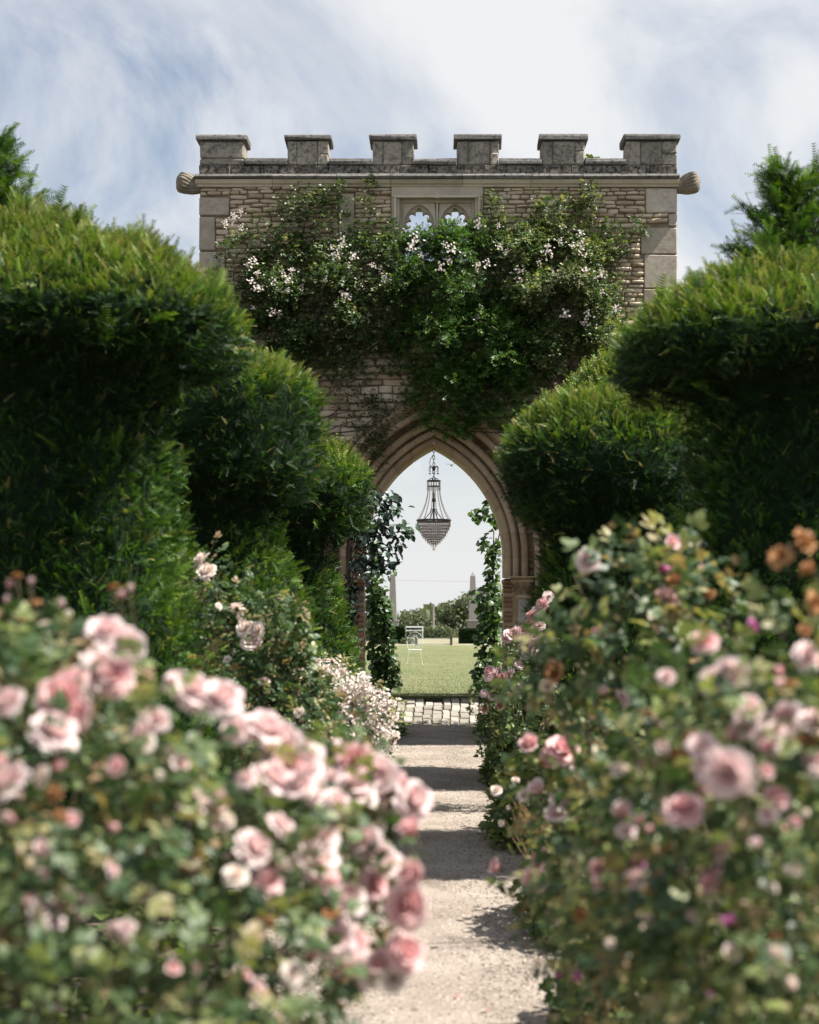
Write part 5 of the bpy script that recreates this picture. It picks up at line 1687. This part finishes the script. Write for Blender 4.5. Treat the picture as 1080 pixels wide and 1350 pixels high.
def box_hedge(label, px0, px1, py0, Y):
    x0, x1 = (px0 - VX) * Y / FPX, (px1 - VX) * Y / FPX
    h = EYE + (HZ - py0) * Y / FPX - .3
    root = thing('box_hedge', label, 'box hedge', ((x0 + x1) / 2, Y, .3), 'clipped box blocks')
    w2 = (x1 - x0) / 2
    mb = MB(); mb.box(-w2 + .03, w2 - .03, -.3, .3, 0, h - .03); mb.build('inner_growth', M['yew_core'], root)
    n = 5000
    f = rng.integers(0, 4, n); u, v = rng.uniform(-1, 1, n), rng.random(n)
    P = np.zeros((n, 3)); nn = np.zeros((n, 3))
    for q in range(4):
        m = f == q
        if q == 0: P[m] = np.stack([u[m] * w2, np.full(m.sum(), -.33), v[m] * h], 1); nn[m] = (0, -1, 0)
        if q == 1: P[m] = np.stack([np.full(m.sum(), w2), u[m] * .33, v[m] * h], 1); nn[m] = (1, 0, 0)
        if q == 2: P[m] = np.stack([np.full(m.sum(), -w2), u[m] * .33, v[m] * h], 1); nn[m] = (-1, 0, 0)
        if q == 3: P[m] = np.stack([u[m] * w2, (v[m] * 2 - 1) * .33, np.full(m.sum(), h)], 1); nn[m] = (0, 0, 1)
    V, F, T = scatter(BROAD, P - nn * .03, nn + rnd_dirs(n) * .8, rnd_dirs(n), rng.uniform(.04, .08, n), rng.random(n) * .5)
    tag(link('foliage', np_mesh('foliage', V, F, T, M['yew']), root), kind='stuff')
box_hedge('dark clipped box block left of the lawn beyond the arch', 496, 534, 826, 80.0)
box_hedge('dark clipped box block right of the lawn beyond the arch', 605.5, 642, 829, 80.0)

def far_tree(label, cx, cy, z0, crowns, n, ls, tm, name='tree', group='trees beyond the field'):
    root = thing(name, label, 'tree', (cx, cy, z0), group)
    top = max(c[2] for c in crowns)
    mb = MB(); mb.tube([(0, 0, 0), (.05, 0, top * .5), (0, 0, top)], [.16, .12, .05], 6)
    for c in crowns: mb.tube([(0, 0, c[2] * .45), (c[0] * .6, c[1] * .6, c[2] * .75), c[:3]], [.08, .06, .03], 5)
    mb.build('trunk', M['bark'], root)
    P, nn = blob_points([tuple(c) for c in crowns], n, .45)
    D = nn * .6 + rnd_dirs(n) * .9; NN = np.array([0, 0, .7]) + rnd_dirs(n) * .6
    t = np.clip(tm + .7 * (rng.random(n) - .5) + .15 * wob(P, 1.3), 0, 1)
    V, F, T = scatter(BROAD, P, D, NN, ls * rng.uniform(.6, 1.3, n), t)
    tag(link('crown', np_mesh('crown', V, F, T, M['far_leaf']), root), kind='stuff')
def fx(px, Y): return (px - VX) * Y / FPX
def fz(py, Y): return EYE + (HZ - py) * Y / FPX
Yt = 130.0
far_tree('low grey-green willow-like tree between the obelisks on the left', fx(548, Yt), Yt, -2.5, [(-.3, 0, 3.4, 1.5, 1.2, 1.2), (.9, .2, 3.0, 1.2, 1, 1.1), (-1.3, 0, 2.7, 1.1, 1, 1.2), (0, -.5, 2.2, 1.8, 1, 1.3)], 5200, .22, .62)
far_tree('bushy tree left of the right obelisk', fx(600, 128), 128, -2.5, [(0, 0, 4.0, 1.1, 1, 1.2), (-1.0, 0, 3.2, 1.0, .9, 1.1), (.9, .1, 4.4, 1.0, .9, 1.2), (.3, -.4, 2.6, 1.5, 1, 1.3)], 5200, .22, .5)
far_tree('tallest tree rising behind the right obelisk', fx(628, 134), 134, -2.5, [(0, 0, 4.9, 1.4, 1.2, 1.3), (-1.1, 0, 4.5, 1.1, 1, 1.1), (1.2, .2, 4.4, 1.2, 1, 1.4), (.1, -.4, 3.0, 2.0, 1, 1.5), (.6, 0, 5.6, .5, .5, .6)], 6200, .22, .55)
far_tree('dark narrow tree between the two bushy far trees', fx(577, 132), 132, -2.5, [(0, 0, 3.6, .7, .7, 1.2), (.2, 0, 2.5, .9, .8, 1.2)], 2200, .2, .3)
for i, (px, lab) in enumerate([(503, 'round field tree behind the left obelisk'), (656, 'round field tree behind the vine on the right of the arch')]):
    far_tree(lab, fx(px, 138), 138 + i, -2.5, [(0, 0, 3.6, 1.4, 1.2, 1.4), (.9, 0, 2.7, 1.2, 1, 1.2), (-.9, 0, 2.8, 1.2, 1, 1.2)], 2400, .24, .5)
def shrub(label, px, py, Y, rx, h, n, tm):
    root = thing('shrub', label, 'shrub', (fx(px, Y), Y, gz(0, Y)), 'shrubs along the field edge')
    P, nn = blob_points([(0, 0, h * .5, rx, .6, h * .55), (rx * .6, 0, h * .4, rx * .6, .5, h * .45), (-rx * .6, 0, h * .4, rx * .6, .5, h * .45)], n, .5)
    P[:, 2] = np.abs(P[:, 2])
    V, F, T = scatter(BROAD, P, nn + rnd_dirs(n) * .8, rnd_dirs(n), rng.uniform(.09, .18, n), np.clip(tm + .6 * (rng.random(n) - .5), 0, 1))
    tag(link('foliage', np_mesh('foliage', V, F, T, M['far_leaf']), root), kind='stuff')
    mb = MB(); mb.tube([(0, 0, 0), (0, 0, h * .6)], .03, 5); mb.build('trunk', M['bark'], root)
shrub('dark low shrub in the middle of the field edge', 573, 832, 101, .85, .55, 1300, .2)
shrub('pale bushy shrub behind the dark low one', 580, 828, 105, 1.1, 1.0, 1500, .85)
shrub('pale small shrub at the foot of the right obelisk', 600, 830, 103, .6, .5, 700, .7)
shrub('tiny green shrub beside the left box block', 537, 845, 79, .22, .22, 400, .4)

# low fence with one rail
fe = thing('fence', 'low fence of two dark posts and a thin rail at the end of the lawn', 'fence', (0, 75.8, .3))
for px in (549, 595):
    mb = MB(); x = fx(px, 75.8); mb.box(x - .055, x + .055, -.055, .055, -.1, .47); mb.build('post', M['post'], fe, bevel=.01)
for px0, px1, z in ((536, 548, .30), (550.5, 593.5, .27), (596.5, 604, .30), (550.5, 593.5, .02)):
    mb = MB(); mb.box(fx(px0, 75.8), fx(px1, 75.8), -.015, .015, z, z + .045); mb.build('rail', M['wood'], fe)
# garden bench in the field
be = thing('bench', 'long white bench standing in the dry field', 'bench', (fx(546, 99), 99, .3))
mb = MB(); mb.box(-.55, .55, -.2, .2, .42, .48); mb.build('seat', M['white'], be)
mb = MB(); mb.box(-.55, .55, .2, .24, .62, .70); mb.build('backrest', M['white'], be)
for sx_ in (-.5, .5):
    for sy_ in (-.17, .19):
        mb = MB(); mb.box(sx_ - .03, sx_ + .03, sy_ - .03, sy_ + .03, 0, .42 if sy_ < 0 else .62); mb.build('leg', M['white'], be)
# wire chair on the lawn
Yc = 45.0
wc = thing('garden_chair', 'white wirework garden chair alone on the lawn', 'chair', (fx(547, Yc), Yc, .302))
def wp(pts, nm, r=.011, closed=False):
    mb = MB(); mb.tube(pts, r * .38, 5, closed); return mb.build(nm, M['white'], wc)
for sx_, sy_ in ((-1, -1), (1, -1), (-1, 1), (1, 1)):
    wp([(sx_ * .17, sy_ * .16, .44), (sx_ * .19, sy_ * .18, .22), (sx_ * .24, sy_ * .22, 0)], 'leg', .013)
seat = wp([(.21 * math.cos(2 * math.pi * k / 20), .20 * math.sin(2 * math.pi * k / 20), .45) for k in range(20)], 'seat', .013, True)
mb = MB()
for i in range(-4, 5):
    x = i * .045; y = math.sqrt(max(.001, .2 ** 2 - (x * .95) ** 2)); mb.tube([(x, -y, .45), (x, y, .45)], .003, 4)
    mb.tube([(-y, x, .455), (y, x, .455)], .003, 4)
mb.build('seat_wires', M['white'], seat)
bk = wp([(-.19, .16, .45), (-.22, .21, .65), (-.21, .23, .82), (-.12, .25, .93), (0, .26, .97), (.12, .25, .93), (.21, .23, .82), (.22, .21, .65), (.19, .16, .45)], 'back_frame', .013)
mb = MB()
for i in range(-3, 4):
    x = i * .05; mb.tube([(x * .8, .19, .45), (x, .225, .7), (x * .8, .25, .93 - abs(i) * .03)], .0035, 4)
mb.tube([(.09 * math.cos(2 * math.pi * k / 16), .215, .72 + .12 * math.sin(2 * math.pi * k / 16)) for k in range(16)], .005, 4, True)
mb.build('back_wires', M['white'], bk)
for sx_ in (-1, 1):
    wp([(sx_ * .215, .2, .68), (sx_ * .25, .02, .69), (sx_ * .235, -.14, .66), (sx_ * .19, -.15, .46)], 'armrest', .011)
wc.scale = (.9, .9, .9)
# pale slim pillar among the far trees
ps = thing('stone_pillar', 'pale slim stone pillar standing before the far trees', 'pillar', (fx(571.5, 112), 112, gz(0, 112)))
zt = fz(795, 112) - gz(0, 112)
mb = MB(); mb.box(-.17, .17, -.17, .17, 0, .5); mb.build('base', M['obelisk'], ps, bevel=.02)
mb = MB(); mb.lathe([(.085, .5), (.075, zt * .6), (.06, zt - .12)], n=12); mb.build('shaft', M['obelisk'], ps)
mb = MB(); mb.lathe([(.09, zt - .118), (.13, zt - .08), (.09, zt - .03), (.01, zt)], n=12); mb.build('finial', M['obelisk'], ps)
# overhead cable
cb = thing('overhead_cable', 'thin overhead cable crossing the sky beyond the lawn', 'cable', (0, 115, 0))
mb = MB(); mb.tube([(x, 0, 3.95 - .012 * x - .5 * (1 - (x / 45) ** 2) + .5) for x in np.linspace(-45, 45, 19)], .006, 4); mb.build('wire', M['iron'], cb)
for x in (-45, 45):
    mb = MB(); mb.tube([(x, 0, -2), (x, 0, 4.8)], .11, 8); mb.build('pole', M['bark'], cb)
# distant woods on the horizon
n = 9000
ang = rng.uniform(-.42, .42, n); rad = rng.uniform(560, 640, n)
hgt = 5.5 + 2.5 * np.sin(ang * 37) + 1.5 * np.sin(ang * 91 + 1)
P = np.stack([np.sin(ang) * rad, np.cos(ang) * rad, -2.5 + hgt * rng.random(n) ** .7], 1)
V, F, T = scatter(BIG, P, rnd_dirs(n), rnd_dirs(n), rng.uniform(1.6, 3.2, n), rng.random(n))
tag(link('distant_woods', np_mesh('distant_woods', V, F, T, M['far_leaf'])), kind='stuff')
# small bird in the archway sky
bd = MB()
bd.tube([(-.09, 0, 0), (-.05, 0, .005), (0, 0, .01), (.06, 0, .015), (.09, 0, .02)], [.004, .018, .022, .014, .003], 6)
for sd in (1, -1):
    bd.add([(.03, sd * .01, .02), (-.03, sd * .01, .015), (-.02, sd * .10, .06), (-.06, sd * .19, .04)], [(0, 1, 2), (1, 3, 2)])
bo = bd.build('bird', M['post'], None)
bo.location = at(595, 614, 40); bo.rotation_euler = (0, R(20), R(65)); bo.scale = (.75,) * 3
tag(bo, 'tiny dark bird in flight beside the chandelier chain', 'bird')

# grass blades along the front of the lawn
n = 29000
gy = RB + .06 + 42 * rng.random(n) ** 2.6
gy[:2600] = RB + rng.normal(.02, .05, 2600); gx = rng.uniform(-1.5, 1.5, n) * (1 + (gy - 26) * .045)
P = np.stack([gx, gy, np.array([gz(0, y) for y in gy])], 1)
D = np.array([0, 0, 1.0]) + rnd_dirs(n) * .45
bt = (np.array([(0, -.09, 0), (0, .09, 0), (.6, .05, -.03), (1, 0, -.15)]), np.array([(0, 1, 2), (1, 3, 2)]), np.zeros(4))
V, F, T = scatter([bt], P, D, rnd_dirs(n), rng.uniform(.02, .045, n) * np.where(np.arange(n) < 2600, 1.5, 1), rng.random(n))
tag(link('grass', np_mesh('grass', V, F, T, M['blade'])), kind='stuff')
